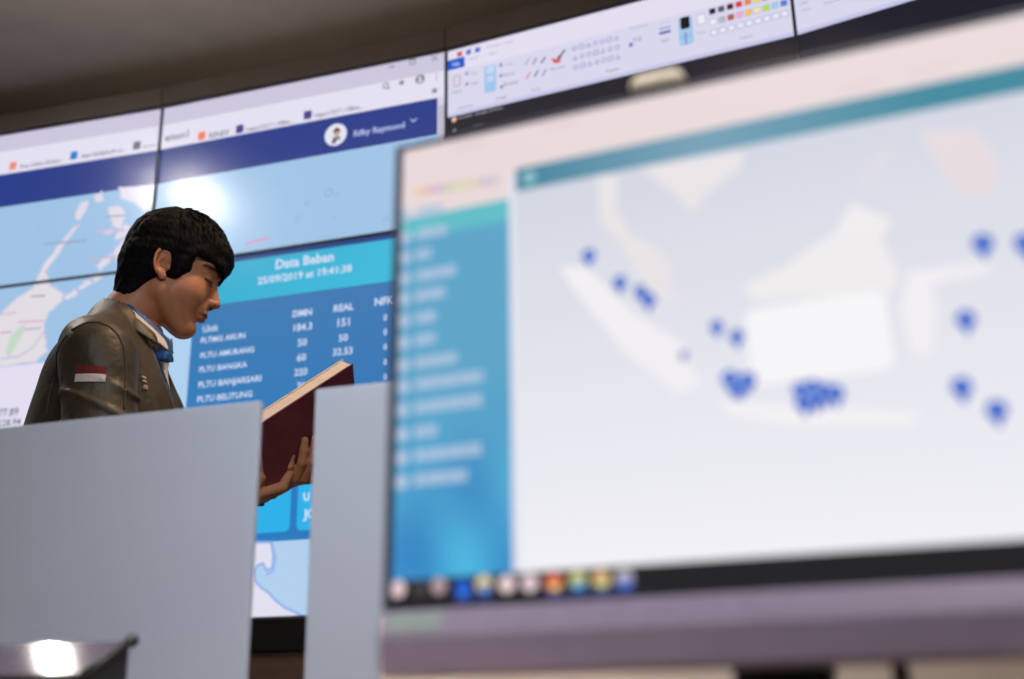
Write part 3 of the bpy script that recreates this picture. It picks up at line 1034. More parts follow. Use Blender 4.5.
def surface(fn, lo, hi, h):
    """naive surface nets in numpy -> verts, quads"""
    lo, hi = np.array(lo, 'f'), np.array(hi, 'f')
    n = np.ceil((hi - lo) / h).astype(int) + 1
    g = [lo[k] + h * np.arange(n[k], dtype='f') for k in range(3)]
    D = np.empty(tuple(n), 'f')
    Y, Z = np.meshgrid(g[1], g[2], indexing='ij')
    step = max(1, int(400000 / (n[1] * n[2])))
    for i in range(0, n[0], step):
        xs = g[0][i:i + step]
        Pn = np.empty((len(xs),) + Y.shape + (3,), 'f')
        Pn[..., 0] = xs[:, None, None]
        Pn[..., 1] = Y
        Pn[..., 2] = Z
        D[i:i + step] = fn(Pn)
    S = D < 0
    c = [S[a:n[0] - 1 + a, b_:n[1] - 1 + b_, e:n[2] - 1 + e] for a in (0, 1) for b_ in (0, 1) for e in (0, 1)]
    tot = sum(x.astype(np.int8) for x in c)
    act = (tot > 0) & (tot < 8)
    idx = -np.ones(act.shape, int)
    ijk = np.argwhere(act)
    idx[act] = np.arange(len(ijk))
    off = [np.array(o) for o in ((0, 0, 0), (0, 0, 1), (0, 1, 0), (0, 1, 1), (1, 0, 0), (1, 0, 1), (1, 1, 0), (1, 1, 1))]
    acc = np.zeros((len(ijk), 3)); cnt = np.zeros(len(ijk))
    for a in range(8):
        for b_ in range(a + 1, 8):
            if np.abs(off[a] - off[b_]).sum() != 1:
                continue
            ia, ib = ijk + off[a], ijk + off[b_]
            da, db = D[ia[:, 0], ia[:, 1], ia[:, 2]], D[ib[:, 0], ib[:, 1], ib[:, 2]]
            m_ = (da < 0) != (db < 0)
            tt = np.where(m_, da / np.where(m_, da - db, 1), 0)
            pt = ia + (ib - ia) * tt[:, None]
            acc += pt * m_[:, None]
            cnt += m_
    V = lo + h * acc / cnt[:, None]
    Q = []
    for ax in range(3):
        o1, o2 = [(1, 2), (2, 0), (0, 1)][ax]
        sl_a = [slice(None)] * 3; sl_b = [slice(None)] * 3
        sl_a[ax] = slice(0, -1); sl_b[ax] = slice(1, None)
        ch = S[tuple(sl_a)] != S[tuple(sl_b)]
        e = np.argwhere(ch)
        e = e[(e[:, o1] > 0) & (e[:, o2] > 0) & (e[:, o1] < n[o1] - 1) & (e[:, o2] < n[o2] - 1)]
        u = np.zeros(3, int); u[o1] = 1
        w_ = np.zeros(3, int); w_[o2] = 1
        cs_ = [e, e - u, e - u - w_, e - w_]
        f = np.stack([idx[q[:, 0], q[:, 1], q[:, 2]] for q in cs_], 1)
        fl = S[e[:, 0], e[:, 1], e[:, 2]]
        f[~fl] = f[~fl][:, ::-1]
        Q.append(f)
    return V, np.concatenate(Q)


def mesh_from(name, V, Q, m, parent, cols=None, smooth=True):
    me = bpy.data.meshes.new(name)
    me.vertices.add(len(V)); me.vertices.foreach_set('co', np.asarray(V, 'f').ravel())
    me.loops.add(len(Q) * 4); me.loops.foreach_set('vertex_index', Q.ravel().astype('i'))
    me.polygons.add(len(Q))
    me.polygons.foreach_set('loop_start', np.arange(0, len(Q) * 4, 4, dtype='i'))
    me.update(calc_edges=True)
    me.validate()
    me.polygons.foreach_set('use_smooth', [smooth] * len(me.polygons))
    if cols is not None:
        ca = me.color_attributes.new('Col', 'FLOAT_COLOR', 'POINT')
        ca.data.foreach_set('color', np.asarray(cols, 'f').ravel())
    me.materials.append(m)
    o = bpy.data.objects.new(name, me)
    link(o, parent)
    return o


def snoise(P, f, seed=0):
    r = np.random.RandomState(seed)
    out = 0
    for k in range(5):
        d = r.randn(3); d /= np.linalg.norm(d)
        out = out + np.sin((P @ d.astype('f')) * f * (0.7 + 0.25 * k) + r.rand() * 6.28)
    return out / 5


# ---- the person. Local frame: x forward, y to his left, z up
PX, PY = -0.713, 2.03
person = thing('person', 'standing person in olive jacket reading a maroon book behind the grey divider', 'person', (PX, PY, 0), atan2(0.287, 0.958))
HO = np.array([0.026, 0.0, 1.591], 'f')
HT = radians(17)


def head_to_local(V):
    x = V[:, 0] * cos(HT) + V[:, 2] * sin(HT)
    z = -V[:, 0] * sin(HT) + V[:, 2] * cos(HT)
    return np.stack([x, V[:, 1], z], 1) + HO


def head_sdf(P):
    Q = P.copy(); Q[..., 1] = np.abs(Q[..., 1])
    d = ell(P, (-0.004, 0, 0.045), (0.088, 0.073, 0.082))
    d = smin(d, ell(P, (-0.022, 0, 0.012), (0.070, 0.064, 0.075)), 0.03)
    d = smin(d, ell(P, (0.040, 0, -0.022), (0.049, 0.054, 0.080)), 0.03)
    d = smin(d, cap(Q, (0.004, 0.048, -0.055), (0.060, 0.012, -0.098), 0.020, 0.017), 0.030)
    d = smin(d, ell(P, (0.072, 0, -0.096), (0.016, 0.020, 0.015)), 0.014)
    d = smin(d, sph(Q, (0.047, 0.036, -0.034), 0.029), 0.022)
    d = smin(d, cap(Q, (0.081, 0.008, 0.032), (0.066, 0.045, 0.030), 0.0095, 0.010), 0.014)
    d = smax(d, -ell(Q, (0.096, 0.031, 0.008), (0.016, 0.019, 0.012)), 0.012)
    d = smin(d, ell(Q, (0.0715, 0.030, 0.006), (0.0125, 0.0165, 0.0125)), 0.004)
    d = smin(d, cap(P, (0.083, 0, 0.014), (0.1035, 0, -0.026), 0.0065, 0.0088), 0.010)
    d = smin(d, ell(P, (0.1035, 0, -0.0275), (0.0085, 0.0095, 0.0075)), 0.005)
    d = smin(d, ell(Q, (0.0935, 0.0125, -0.031), (0.0105, 0.0070, 0.0075)), 0.005)
    d = smax(d, -ell(Q, (0.098, 0.0065, -0.0385), (0.006, 0.0035, 0.004)), 0.003)
    d = smin(d, ell(P, (0.083, 0, -0.052), (0.012, 0.026, 0.016)), 0.012)
    d = smin(d, ell(P, (0.0905, 0, -0.0575), (0.0085, 0.0210, 0.0052)), 0.004)
    d = smin(d, ell(P, (0.0885, 0, -0.0670), (0.0082, 0.0185, 0.0056)), 0.004)
    d = smax(d, -ell(P, (0.0985, 0, -0.0622), (0.0085, 0.0235, 0.0009)), 0.0022)
    d = smax(d, -ell(P, (0.091, 0, -0.0785), (0.009, 0.018, 0.0045)), 0.007)
    # ear
    E = np.stack([(Q[..., 0] + 0.014) * 0.97 - (Q[..., 2] + 0.008) * -0.22, Q[..., 1], (Q[..., 2] + 0.008) * 0.97 + (Q[..., 0] + 0.014) * -0.22], -1)
    # helix ring
    rx, rz = E[..., 0] / 0.0135, (E[..., 2] - 0.004) / 0.025
    rr = np.sqrt(rx ** 2 + rz ** 2) + 1e-6
    ring = np.sqrt(((rr - 1) * 0.0155) ** 2 + (E[..., 1] - (0.0745 - E[..., 0] * 0.45)) ** 2) - 0.0034
    ring = smax(ring, (E[..., 0] - 0.010) - (E[..., 2] - 0.002) * 0.5, 0.004)
    plate = ell(E, (-0.001, 0.0690, 0.002), (0.0145, 0.007, 0.0265))
    plate = smax(plate, -ell(E, (0.003, 0.078, -0.002), (0.0085, 0.008, 0.0115)), 0.004)
    lobe = ell(E, (0.004, 0.0715, -0.0245), (0.0075, 0.0045, 0.0085))
    trag = ell(E, (0.0125, 0.0705, -0.006), (0.0045, 0.0045, 0.006))
    ear = smin(smin(smin(ring, plate, 0.003), lobe, 0.005), trag, 0.004)
    d = smin(d, ear, 0.0045)
    # neck towards the torso
    d = smin(d, cap(P, (-0.022, 0, -0.03), (-0.012 - 0.055, 0, -0.215), 0.050, 0.060), 0.02)
    return d


V, Q = surface(head_sdf, (-0.15, -0.10, -0.20), (0.13, 0.10, 0.14), 0.0019)
# skin colour painted where the skin itself differs, plus shade in mouth line, lid crease, nostrils
SK = np.array(lin((196, 138, 104)))
cols = np.tile(np.append(SK, 1.0), (len(V), 1))


def blend(mask, c):
    mask = np.clip(mask, 0, 1)[:, None]
    cols[:, :3] = cols[:, :3] * (1 - mask) + np.array(lin(c)) * mask


Qa = np.abs(V[:, 1])
lipm = np.clip(1.2 - (((V[:, 0] - 0.097) / 0.013) ** 2 + (V[:, 1] / 0.0235) ** 2 + ((V[:, 2] + 0.0622) / 0.0100) ** 2), 0, 1) * 1.6
blend(lipm, (164, 88, 78))
line_ = np.exp(-((V[:, 2] + 0.0622 + 0.02 * (Qa)) / 0.0011) ** 2) * (Qa < 0.024) * (V[:, 0] > 0.078)
blend(line_ * 0.8, (84, 40, 36))
brow = np.exp(-((V[:, 2] - (0.0275 + 0.006 * np.sin(np.clip((Qa - 0.012) / 0.036, 0, 1) * pi) - 0.002)) / 0.0044) ** 2) * (Qa > 0.011) * (Qa < 0.057) * (V[:, 0] > 0.04)
blend(brow, (36, 26, 24))
lash = np.exp(-((V[:, 2] - 0.0015) / 0.0024) ** 2) * (np.abs(Qa - 0.031) < 0.0165) * (V[:, 0] > 0.06)
blend(lash, (24, 16, 16))
blend(np.exp(-((V[:, 2] - 0.0112) / 0.0011) ** 2) * (np.abs(Qa - 0.031) < 0.015) * (V[:, 0] > 0.06) * 0.5, (110, 66, 52))
blend(np.clip(1 - np.linalg.norm((V - [0.048, 0, -0.03]) * [1, 0, 1], axis=1) / 0.03, 0, 1) * 0.35 * (Qa > 0.03), (206, 120, 90))
blend(((V[:, 0] < 0.012) & (Qa > 0.071) & (V[:, 0] > -0.035)) * 0.3, (196, 106, 86))
nost = np.clip(1.3 - (((V[:, 0] - 0.097) / 0.006) ** 2 + ((Qa - 0.0065) / 0.004) ** 2 + ((V[:, 2] + 0.0365) / 0.003) ** 2), 0, 1)
blend(nost, (60, 30, 26))
HV, HQ, HC = head_to_local(V), Q, cols.copy()

# ---- hands
def hand_sdf_factory(W, u, v_, w_, curl, thumb_side, scale=1.0, thumb=None):
    """W wrist, u along the hand, v_ across (index to little), w_ palm side; returns sdf and bounds"""
    W, u, v_, w_ = [np.array(q, 'f') for q in (W, u, v_, w_)]
    s = scale
    def pt(a, b_, c_):
        return W + (u * a + v_ * b_ + w_ * c_) * s
    chains = []
    base_b = [-0.029, -0.0095, 0.010, 0.029]
    base_a = [0.088, 0.092, 0.087, 0.078]
    lens = [(0.040, 0.025, 0.021), (0.044, 0.028, 0.022), (0.041, 0.026, 0.021), (0.032, 0.020, 0.019)]
    rad = [0.0100, 0.0102, 0.0098, 0.0088]
    for k in range(4):
        ang = 0.0
        p = np.array([base_a[k], base_b[k], 0.0])
        pts = [p.copy()]
        for j in range(3):
            ang += curl[k][j]
            p = p + np.array([cos(ang), 0.0 * k, sin(ang)]) * lens[k][j]
            pts.append(p.copy())
        chains.append([pt(*q) for q in pts])
    tb = thumb or [(0.020, -0.024, 0.006), (0.050, -0.044, 0.018), (0.080, -0.050, 0.030), (0.104, -0.048, 0.036)]
    tch = [pt(*q) for q in tb]

    def f(P):
        d = cap(P, pt(-0.045, 0, 0), pt(0.01, 0, 0), 0.026 * s, 0.025 * s)
        for k in range(4):
            d = smin(d, cap(P, pt(0.012, base_b[k] * 0.55, 0.001), pt(base_a[k] - 0.006, base_b[k], 0), 0.0135 * s, 0.0108 * s), 0.010)
        fg = None
        for k in range(4):
            c = chains[k]
            e = smin(cap(P, pt(base_a[k] - 0.012, base_b[k], 0), c[0], 0.0105 * s, rad[k] * 1.08 * s), cap(P, c[0], c[1], rad[k] * 1.08 * s, rad[k] * s), 0.003)
            e = smin(e, cap(P, c[1], c[2], rad[k] * s, rad[k] * 0.92 * s), 0.003)
            e = smin(e, cap(P, c[2], c[3], rad[k] * 0.92 * s, rad[k] * 0.80 * s), 0.003)
            fg = e if fg is None else np.minimum(fg, e)
        d = smin(d, fg, 0.004)
        t_ = smin(cap(P, tch[0], tch[1], 0.0155 * s, 0.0115 * s), cap(P, tch[1], tch[2], 0.0108 * s, 0.0100 * s), 0.005)
        t_ = smin(t_, cap(P, tch[2], tch[3], 0.0100 * s, 0.0082 * s), 0.004)
        return smin(d, t_, 0.006)
    pts = np.array([q for c in chains for q in c] + tch + [pt(-0.05, 0, 0)])
    return f, pts.min(0) - 0.035, pts.max(0) + 0.035


# book frame
e1 = np.array([0.70, 0.36, 0.60]); e1 /= np.linalg.norm(e1)
e2 = np.array([0.03, 0.60, -0.72]); e2 -= e1 * (e1 @ e2); e2 /= np.linalg.norm(e2)
en = np.cross(e1, e2)
if en[1] > 0:
    en = -en
BL, BWD, BTH = 0.265, 0.178, 0.030
bR = np.array([0.397, -0.02, 1.424])                 # outer cover, upper right corner
def bk(a, b_, c_):
    return bR + e1 * (a - BL) + e2 * b_ + en * c_


def frame(u, w_, across):
    u = np.array(u, float); u /= np.linalg.norm(u)
    w_ = np.array(w_, float); w_ -= u * (u @ w_); w_ /= np.linalg.norm(w_)
    v_ = np.cross(u, w_)
    if v_ @ np.array(across, float) < 0:
        v_ = -v_
    return u, v_, w_


# left hand comes from behind, palm under the lower edge, fingers curling up over the cover
ru, rv, rw = frame((0.42, -0.86, -0.02), (-0.1, -0.05, 1.0), (-1, 0, 0))
KL = bk(0.078, BWD, 0.010) + np.array([0.0, -0.002, 0.004])
LW = KL - ru * 0.089 * 0.95 + np.array([0, 0, 0])
fL, loL, hiL = hand_sdf_factory(LW, ru, rv, rw, [(0.75, 0.42, 0.10), (0.78, 0.40, 0.08), (0.80, 0.42, 0.08), (0.85, 0.45, 0.1)], 1, 0.95,
                                [(0.020, -0.024, 0.004), (0.045, -0.050, 0.004), (0.066, -0.066, 0.020), (0.080, -0.070, 0.042)])
# right hand at the near lower corner: thumb along the cover, fingers under the edge
lu_, lv_, lw_ = frame((0.80, 0.42, 0.30), (-0.35, 0.10, 1.0), (0, 1, 0))
RWc = bk(0.0, BWD, 0.0) + np.array([-0.050, -0.018, -0.008])
fR, loR, hiR = hand_sdf_factory(RWc, lu_, lv_, lw_, [(0.75, 1.0, 0.5), (0.7, 1.0, 0.5), (0.7, 1.0, 0.5), (0.7, 1.0, 0.5)], 1, 0.90,
                                [(0.010, -0.024, 0.010), (0.036, -0.040, 0.030), (0.062, -0.043, 0.046), (0.088, -0.043, 0.052)])
RWD, LWD = lu_, ru

VR, QR = surface(fR, loR, hiR, 0.0019)
VL, QL = surface(fL, loL, hiL, 0.0022)

# ---- arms and torso (skin under the clothes, coarse)
SHR, SHL = np.array([-0.085, -0.175, 1.365]), np.array([-0.085, 0.175, 1.365])
ELR, ELL = np.array([-0.04, -0.235, 1.085]), np.array([-0.02, 0.24, 1.10])
WRR, WRL = RWc - RWD * 0.045, LW - LWD * 0.045


def torso_sdf(P):
    d = ell(P, (-0.07, 0, 1.24), (0.10, 0.15, 0.20))
    d = smin(d, ell(P, (-0.06, 0, 0.98), (0.095, 0.14, 0.16)), 0.05)
    d = smin(d, cap(P, (-0.045, 0, 1.35), (-0.03, 0, 1.45), 0.055), 0.03)
    for sh, el, wr in ((SHR, ELR, WRR), (SHL, ELL, WRL)):
        d = smin(d, cap(P, sh, el, 0.045, 0.036), 0.03)
        d = smin(d, cap(P, el, wr, 0.036, 0.024), 0.02)
    for sy in (-0.09, 0.09):
        d = smin(d, cap(P, (-0.06, sy, 0.92), (-0.05, sy, 0.50), 0.075, 0.048), 0.03)
        d = smin(d, cap(P, (-0.05, sy, 0.50), (-0.07, sy, 0.09), 0.048, 0.032), 0.02)
    return d


VT, QT = surface(torso_sdf, (-0.22, -0.36, 0.03), (0.40, 0.36, 1.50), 0.012)
sk4 = np.append(SK, 1.0)
allV = np.concatenate([HV, VR, VL, VT])
o1 = len(HV); o2 = o1 + len(VR); o3 = o2 + len(VL)
allQ = np.concatenate([HQ, QR + o1, QL + o2, QT + o3])
allC = np.concatenate([HC, np.tile(sk4, (len(allV) - o1, 1))])
body = mesh_from('body', allV, allQ, M['skin'], person, allC)


# ---- hair
def hair_sdf(P):
    Q = P.copy(); Q[..., 1] = np.abs(Q[..., 1])
    n_ = 0.0022 * snoise(P * np.array([1, 1, 0.55], 'f'), 210, 3) + 0.0020 * snoise(P, 110, 5) + 0.0012 * snoise(P, 420, 9)
    d = ell(P, (-0.003, 0, 0.050), (0.1055, 0.084, 0.0935))
    d = smin(d, cap(P, (-0.038, 0, 0.0), (-0.030, 0, -0.085), 0.062, 0.056), 0.02)
    d = smin(d, ell(P, (-0.022, 0, 0.005), (0.077, 0.073, 0.085)), 0.02)
    d = smin(d, ell(P, (0.070, 0, 0.066), (0.036, 0.056, 0.034)), 0.012)
    # fringe tip over the brow
    d = smin(d, cap(Q, (0.088, 0.0, 0.062), (0.086, 0.040, 0.040), 0.014, 0.010), 0.012)
    d = smin(d, cap(Q, (0.026, 0.066, 0.035), (0.018, 0.069, -0.024), 0.013, 0.006), 0.012)
    # face opening: everything in front of and below the hairline goes
    hx = 0.040 + 0.5 * np.clip(P[..., 2], -0.05, 0.0)
    face = np.maximum(hx - P[..., 0] - 0.0, P[..., 2] - 0.034 - 0.25 * (Q[..., 1] < -1))
    d = smax(d, -face, 0.006)
    # around the ear and the nape
    low = np.maximum(P[..., 0] - 0.0 + 0.6 * (P[..., 2] + 0.02), 0)
    cut = (np.interp(P[..., 0], [-0.12, -0.065, -0.045, -0.032, -0.015, 0.010, 0.034, 0.05, 0.07], [-0.096, -0.094, -0.080, -0.055, -0.034, -0.030, -0.022, 0.005, 0.02]) - P[..., 2]).astype('f') * 0.8
    d = smax(d, cut, 0.008)
    earhole = ell(Q, (-0.012, 0.078, -0.010), (0.0175, 0.020, 0.0285))
    d = smax(d, -earhole, 0.005)
    side = np.maximum(np.maximum(P[..., 0] + 0.034 + 0.0, -0.022 - P[..., 2]), -P[..., 0] - 0.034)
    return d + n_


V, Q = surface(hair_sdf, (-0.13, -0.11, -0.12), (0.14, 0.11, 0.17), 0.0022)
hv = head_to_local(V)
hair = mesh_from('hair', hv, Q, M['hair'], person)
# loose tufts that break the outline
b = bmesh.new()
for k in range(420):
    th_ = rng.uniform(0, 2 * pi); ph = rng.uniform(0.0, 1.25)
    dirv = np.array([sin(ph) * cos(th_), sin(ph) * sin(th_), cos(ph)])
    p0 = np.array([0, 0, 0.052]) + dirv * np.array([0.097, 0.081, 0.0875])
    tg = np.array([0.55 * (1 if dirv[0] > -0.3 else -0.4), dirv[1] * 0.8, -0.55 if ph > 0.6 else 0.1])
    tg = tg - dirv * (tg @ dirv)
    tg /= np.linalg.norm(tg) + 1e-6
    ln = rng.uniform(0.014, 0.026)
    p1 = p0 + tg * ln * 0.5 + dirv * 0.0045
    p2 = p0 + tg * ln + dirv * rng.uniform(0.001, 0.006)
    pts = head_to_local(np.array([p0, p1, p2]))
    add_tube(b, pts, [0.0022, 0.0018, 0.0003], 4, cap=False)
for k in range(70):
    yy = rng.uniform(-0.05, 0.05)
    p0 = np.array([0.092 - 0.25 * yy * yy / 0.05, yy, 0.056 + rng.uniform(-0.01, 0.01)])
    p1 = p0 + np.array([0.007, 0, -0.014]); p2 = p0 + np.array([0.004, rng.uniform(-0.004, 0.004), -rng.uniform(0.020, 0.032)])
    add_tube(b, head_to_local(np.array([p0, p1, p2])), [0.003, 0.0022, 0.0004], 4, cap=False)
o = obj('hair_tufts', b, M['hair'], person, smooth=True)
o['kind'] = 'stuff'


# ---- jacket
def jacket_sdf(P, inflate=0.0):
    d = ell(P, (-0.068, 0, 1.22), (0.150, 0.185, 0.250))
    d = smin(d, cap(np.stack([P[..., 0], np.abs(P[..., 1]), P[..., 2]], -1), (-0.066, 0.03, 1.455), (-0.100, 0.14, 1.40), 0.045, 0.05), 0.03)
    d = smin(d, ell(P, (-0.075, 0, 0.98), (0.128, 0.175, 0.20)), 0.05)
    d = smin(d, ell(P, (-0.088, 0, 1.37), (0.088, 0.15, 0.085)), 0.04)
    d = smin(d, cap(P, (-0.09, -0.15, 1.375), (-0.09, 0.15, 1.375), 0.052), 0.035)
    d = smin(d, cap(P, (-0.06, 0, 1.40), (-0.050, 0, 1.475), 0.085, 0.072), 0.035)
    d = smin(d, ell(P, (0.000, 0.075, 1.265), (0.085, 0.075, 0.13)), 0.03)
    # cloth folds running down the torso from the shoulder
    fold = -0.0065 * (1 - np.abs(np.sin((P[..., 0] + 0.35 * P[..., 2]) * 75 + 1.2 * snoise(P, 16, 4)))) ** 2 * np.clip((P[..., 0] + 0.075) / 0.04, 0, 1)
    fold += 0.004 * snoise(P, 42, 8) + 0.002
    d = d + fold
    d = smax(d, 0.80 - P[..., 2], 0.01)
    for sh, el, wr, sg in ((SHR, ELR, WRR, -1), (SHL, ELL, WRL, 1)):
        wr2 = wr + (el - wr) / np.linalg.norm(el - wr) * 0.018
        s0 = sh + np.array([0.004, sg * -0.005, 0.0])
        a = cap(P, s0, el, 0.069, 0.058)
        a = smin(a, cap(P, el, wr2, 0.056, 0.034), 0.02)
        q = P - el.astype('f')
        f2 = -0.0080 * (1 - np.abs(np.sin((P[..., 2] + 0.45 * P[..., 0]) * 62 + 1.6 * snoise(P, 15, 6)))) ** 2.5 * np.clip((1.31 - P[..., 2]) / 0.03, 0, 1)
        f2 = f2 + 0.0036 * snoise(P, 44, 12) + 0.002
        ax = (wr - el) / np.linalg.norm(wr - el)
        a = smax(a + f2, (P - wr2.astype('f')) @ ax.astype('f') - 0.004, 0.004)
        d = smin(d, a, 0.012)
    # open collar and front
    neck = cap(P, (-0.042, 0, 1.38), (-0.012, 0, 1.62), 0.058, 0.075)
    neck = np.minimum(neck, cap(P, (0.058, -0.030, 1.43), (0.130, -0.055, 1.24), 0.046, 0.040))
    d = smax(d, -neck, 0.006)
    opening = np.maximum(np.maximum((-0.004 + (1.43 - P[..., 2]) * 0.46) - P[..., 0], P[..., 1] - 0.030), 1.20 - P[..., 2])
    d = smax(d, -opening, 0.006)
    return d


V, Q = surface(jacket_sdf, (-0.25, -0.34, 0.78), (0.30, 0.34, 1.56), 0.0052)
jacket = mesh_from('jacket', V, Q, M['jacket'], person)


# bands round the neck
def band(name, path, width, thick, m, parent=person, tilt=0.0, closed=False):
    """flat cloth strip: path points (x,y,z), its width runs along 'wd' vectors given per point"""
    b = bmesh.new()
    n = len(path)
    rows = []
    for k, (p, wd, nr) in enumerate(path):
        p, wd, nr = Vector(p), Vector(wd).normalized(), Vector(nr).normalized()
        rows.append([b.verts.new(p + wd * width * s + nr * thick * t) for s, t in ((-0.5, -0.5), (-0.2, -0.6), (0.2, -0.6), (0.5, -0.5), (0.5, 0.5), (0.2, 0.7), (-0.2, 0.7), (-0.5, 0.5))])
    for a, c in zip(rows[:-1], rows[1:]):
        for k in range(8):
            b.faces.new((a[k], a[(k + 1) % 8], c[(k + 1) % 8], c[k]))
    b.faces.new(rows[0]); b.faces.new(rows[-1][::-1])
    o = obj(name, b, m, parent, smooth=True)
    s = o.modifiers.new('soft', 'SUBSURF'); s.levels = 1; s.render_levels = 2
    return o


def loop(rx, ry, cx, z_back, z_front, n=28, lean=0.35, a0=0.0, a1=2 * pi, drop=1.4):
    pts = []
    for k in range(n + 1):
        a = a0 + (a1 - a0) * k / n
        x, y = cx + rx * cos(a), ry * sin(a)
        f = (cos(a) + 1) / 2
        z = z_back + (z_front - z_back) * f ** drop
        nr = Vector((cos(a), sin(a), 0.15))
        wd = Vector((cos(a) * lean, sin(a) * lean, -1))
        pts.append(((x, y, z), wd, nr))
    return pts


band('jacket_collar', loop(0.074, 0.080, -0.020, 1.500, 1.405, a0=radians(62), a1=radians(298), lean=0.6, drop=1.0), 0.036, 0.006, M['jacket'])
band('shirt_collar', loop(0.068, 0.073, -0.017, 1.509, 1.414, a0=radians(44), a1=radians(316), lean=0.6, drop=1.0), 0.038, 0.004, M['shirt'])
band('lanyard_loop', loop(0.061, 0.067, -0.015, 1.515, 1.424, a0=radians(20), a1=radians(340), lean=0.3, drop=1.0), 0.026, 0.003, M['blue'])


# shirt front
def shirt_sdf(P):
    d = ell(P, (-0.066, 0, 1.21), (0.132, 0.155, 0.245))
    d = smin(d, cap(P, (-0.04, 0, 1.36), (-0.018, 0, 1.44), 0.060, 0.060), 0.03)
    d = smax(d, -cap(P, (-0.03, 0, 1.40), (-0.005, 0, 1.60), 0.054, 0.068), 0.004)
    return d + 0.0015 * snoise(P, 70, 2)


V, Q = surface(shirt_sdf, (-0.22, -0.19, 0.95), (0.10, 0.19, 1.53), 0.006)
mesh_from('shirt', V, Q, M['shirt'], person)
def snap(P0_, d_, fn, n=60):
    """march from P0_ along d_ to the surface"""
    p = np.array(P0_, 'f')
    for _ in range(n):
        s = float(fn(p[None, :])[0])
        p = p + np.array(d_, 'f') * max(-0.01, min(0.01, s * 0.7))
        if abs(s) < 2e-4:
            break
    return p


# hanging lanyard lies on the shirt front
for sg in (-1, 1):
    path = []
    for k in range(9):
        f = k / 8
        y, z = sg * 0.058 * (1 - f) ** 0.8 - 0.018 * f, 1.425 - 0.20 * f
        q = snap((0.16, y, z), (-1, 0, 0), shirt_sdf) + np.array([0.004, 0, 0])
        path.append((q, (0.1, 1, 0), (1, -0.1, 0.2)))
    band('lanyard_strap', path, 0.017, 0.002, M['blue'])
b = bmesh.new()
strap = [c for c in person.children if c.name.startswith('lanyard_strap')][0]
q = snap((0.16, -0.046, 1.405), (-1, 0, 0), shirt_sdf)
add_box(b, q + np.array([0.010, -0.004, 0.0]), (0.022, 0.028, 0.020), ((0.9, -0.4, -0.2), (0.4, 0.9, 0), (0.2, 0, 0.98)))
obj('lanyard_knot', b, M['blue'], strap, bevel=0.005)

# flag patch on the right sleeve
def decal(name, x0, x1, z0, z1, m, y_start=-0.36, d_=(0, 1, 0), off=0.0025, nx=8, nz=4, slope=0.0):
    b = bmesh.new()
    g = []
    for i in range(nx + 1):
        g.append([])
        for j in range(nz + 1):
            x = x0 + (x1 - x0) * i / nx
            z = z0 + (z1 - z0) * j / nz + slope * (x - x0)
            p = snap((x, y_start, z), d_, jacket_sdf)
            q = p - np.array(d_, 'f') * off
            g[i].append((b.verts.new(q), b.verts.new(p + np.array(d_, 'f') * 0.001)))
    for i in range(nx):
        for j in range(nz):
            b.faces.new((g[i][j][0], g[i + 1][j][0], g[i + 1][j + 1][0], g[i][j + 1][0]))
    edge = [g[i][0] for i in range(nx + 1)] + [g[nx][j] for j in range(1, nz + 1)] + [g[i][nz] for i in range(nx - 1, -1, -1)] + [g[0][j] for j in range(nz - 1, 0, -1)]
    for k in range(len(edge)):
        a, c = edge[k], edge[(k + 1) % len(edge)]
        b.faces.new((a[0], a[1], c[1], c[0]))
    return obj(name, b, m, jacket, smooth=False)


decal('flag_patch', -0.107, -0.057, 1.310, 1.324, M['red'])['label'] = 'red upper half of the sleeve patch'
decal('flag_patch', -0.107, -0.057, 1.295, 1.3095, M['white'])['label'] = 'white lower half of the sleeve patch'
# stitched lettering on the chest
for k, (x, z) in enumerate(((-0.004, 1.334), (-0.002, 1.326), (0.0005, 1.312))):
    decal('chest_embroidery', x, x + 0.0075, z, z + (0.004 if k < 2 else 0.008), M['thread'], y_start=-0.24, nx=2, nz=2)


def seam(name, pts, r=0.0016, m=None):
    b = bmesh.new()
    fine = []
    for (x0, z0), (x1, z1) in zip(pts[:-1], pts[1:]):
        for k in range(5):
            fine.append((x0 + (x1 - x0) * k / 5, z0 + (z1 - z0) * k / 5))
    fine.append(pts[-1])
    add_tube(b, [snap((x, -0.36, z), (0, 1, 0), jacket_sdf) for x, z in fine], r, 6)
    return obj(name, b, m or M['jacket'], jacket, smooth=True)


def pxl(pts):
    return [(-0.094 + (x - 92) * 0.00165, 1.402 - (y - 335) * 0.0018) for x, y in pts]


seam('sleeve_seam', pxl([(74, 338), (88, 331), (100, 330), (112, 334), (122, 343), (128, 354), (132, 372), (134, 392), (135, 420)]), 0.0022)
seam('sleeve_seam', pxl([(70, 342), (62, 352), (57, 368), (54, 390), (53, 420)]), 0.0018)

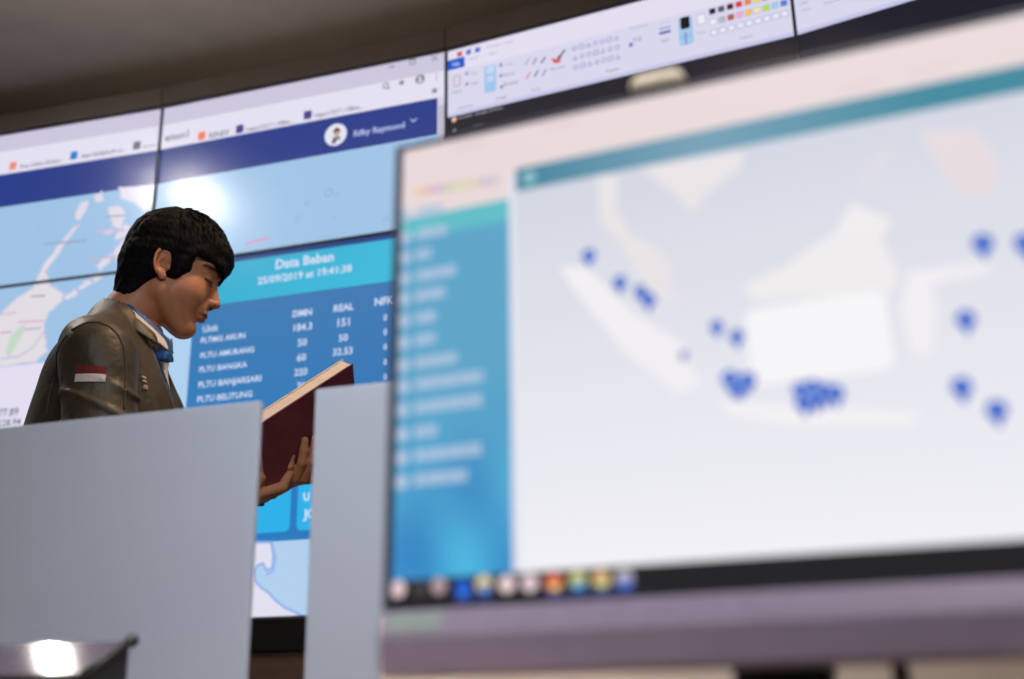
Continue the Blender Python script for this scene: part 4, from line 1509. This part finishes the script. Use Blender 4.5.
# ---- trousers and shoes
def trouser_sdf(P):
    d = ell(P, (-0.065, 0, 0.90), (0.115, 0.165, 0.12))
    for sy in (-0.09, 0.09):
        d = smin(d, cap(P, (-0.06, sy, 0.88), (-0.05, sy, 0.48), 0.088, 0.064), 0.03)
        d = smin(d, cap(P, (-0.05, sy, 0.48), (-0.065, sy, 0.06), 0.064, 0.055), 0.02)
    return smax(d + 0.003 * snoise(P, 40, 3), 0.045 - P[..., 2], 0.005)


V, Q = surface(trouser_sdf, (-0.22, -0.26, 0.02), (0.12, 0.26, 1.05), 0.01)
mesh_from('trousers', V, Q, M['trouser'], person)
for sy in (-0.09, 0.09):
    def shoe_sdf(P, sy=sy):
        d = cap(P, (-0.10, sy, 0.045), (0.10, sy, 0.032), 0.042, 0.034)
        d = smin(d, cap(P, (-0.075, sy, 0.05), (-0.065, sy, 0.10), 0.045, 0.045), 0.02)
        return smax(d, 0.001 - P[..., 2], 0.003)
    V, Q = surface(shoe_sdf, (-0.18, sy - 0.07, -0.02), (0.18, sy + 0.07, 0.17), 0.006)
    mesh_from('shoe', V, Q, M['shoe'], person)

# ------------------------------------------------------------------ the book he holds
book = thing('book', 'open-edged maroon book with cream pages held by the person', 'book', (PX, PY, 0), atan2(0.287, 0.958))


def slab(name, a0_, a1_, b0_, b1_, c0_, c1_, m, bevel=0.0):
    c = bk((a0_ + a1_) / 2, (b0_ + b1_) / 2, (c0_ + c1_) / 2)
    return box(name, c, (a1_ - a0_, b1_ - b0_, abs(c1_ - c0_)), m, book, ax=(e1, e2, en), bevel=bevel)


slab('back_cover', 0, BL, 0, BWD, -0.003, 0.0, M['cover'], 0.0008)
slab('page_block', 0.004, BL - 0.004, 0.002, BWD - 0.004, -BTH + 0.0031, -0.0031, M['pages'], 0.001)
slab('front_cover', 0, BL, 0.0, BWD, -BTH, -BTH + 0.003, M['pages'], 0.0008)
slab('spine', 0.004, BL - 0.004, BWD - 0.003, BWD, -BTH + 0.0031, -0.0031, M['cover'])
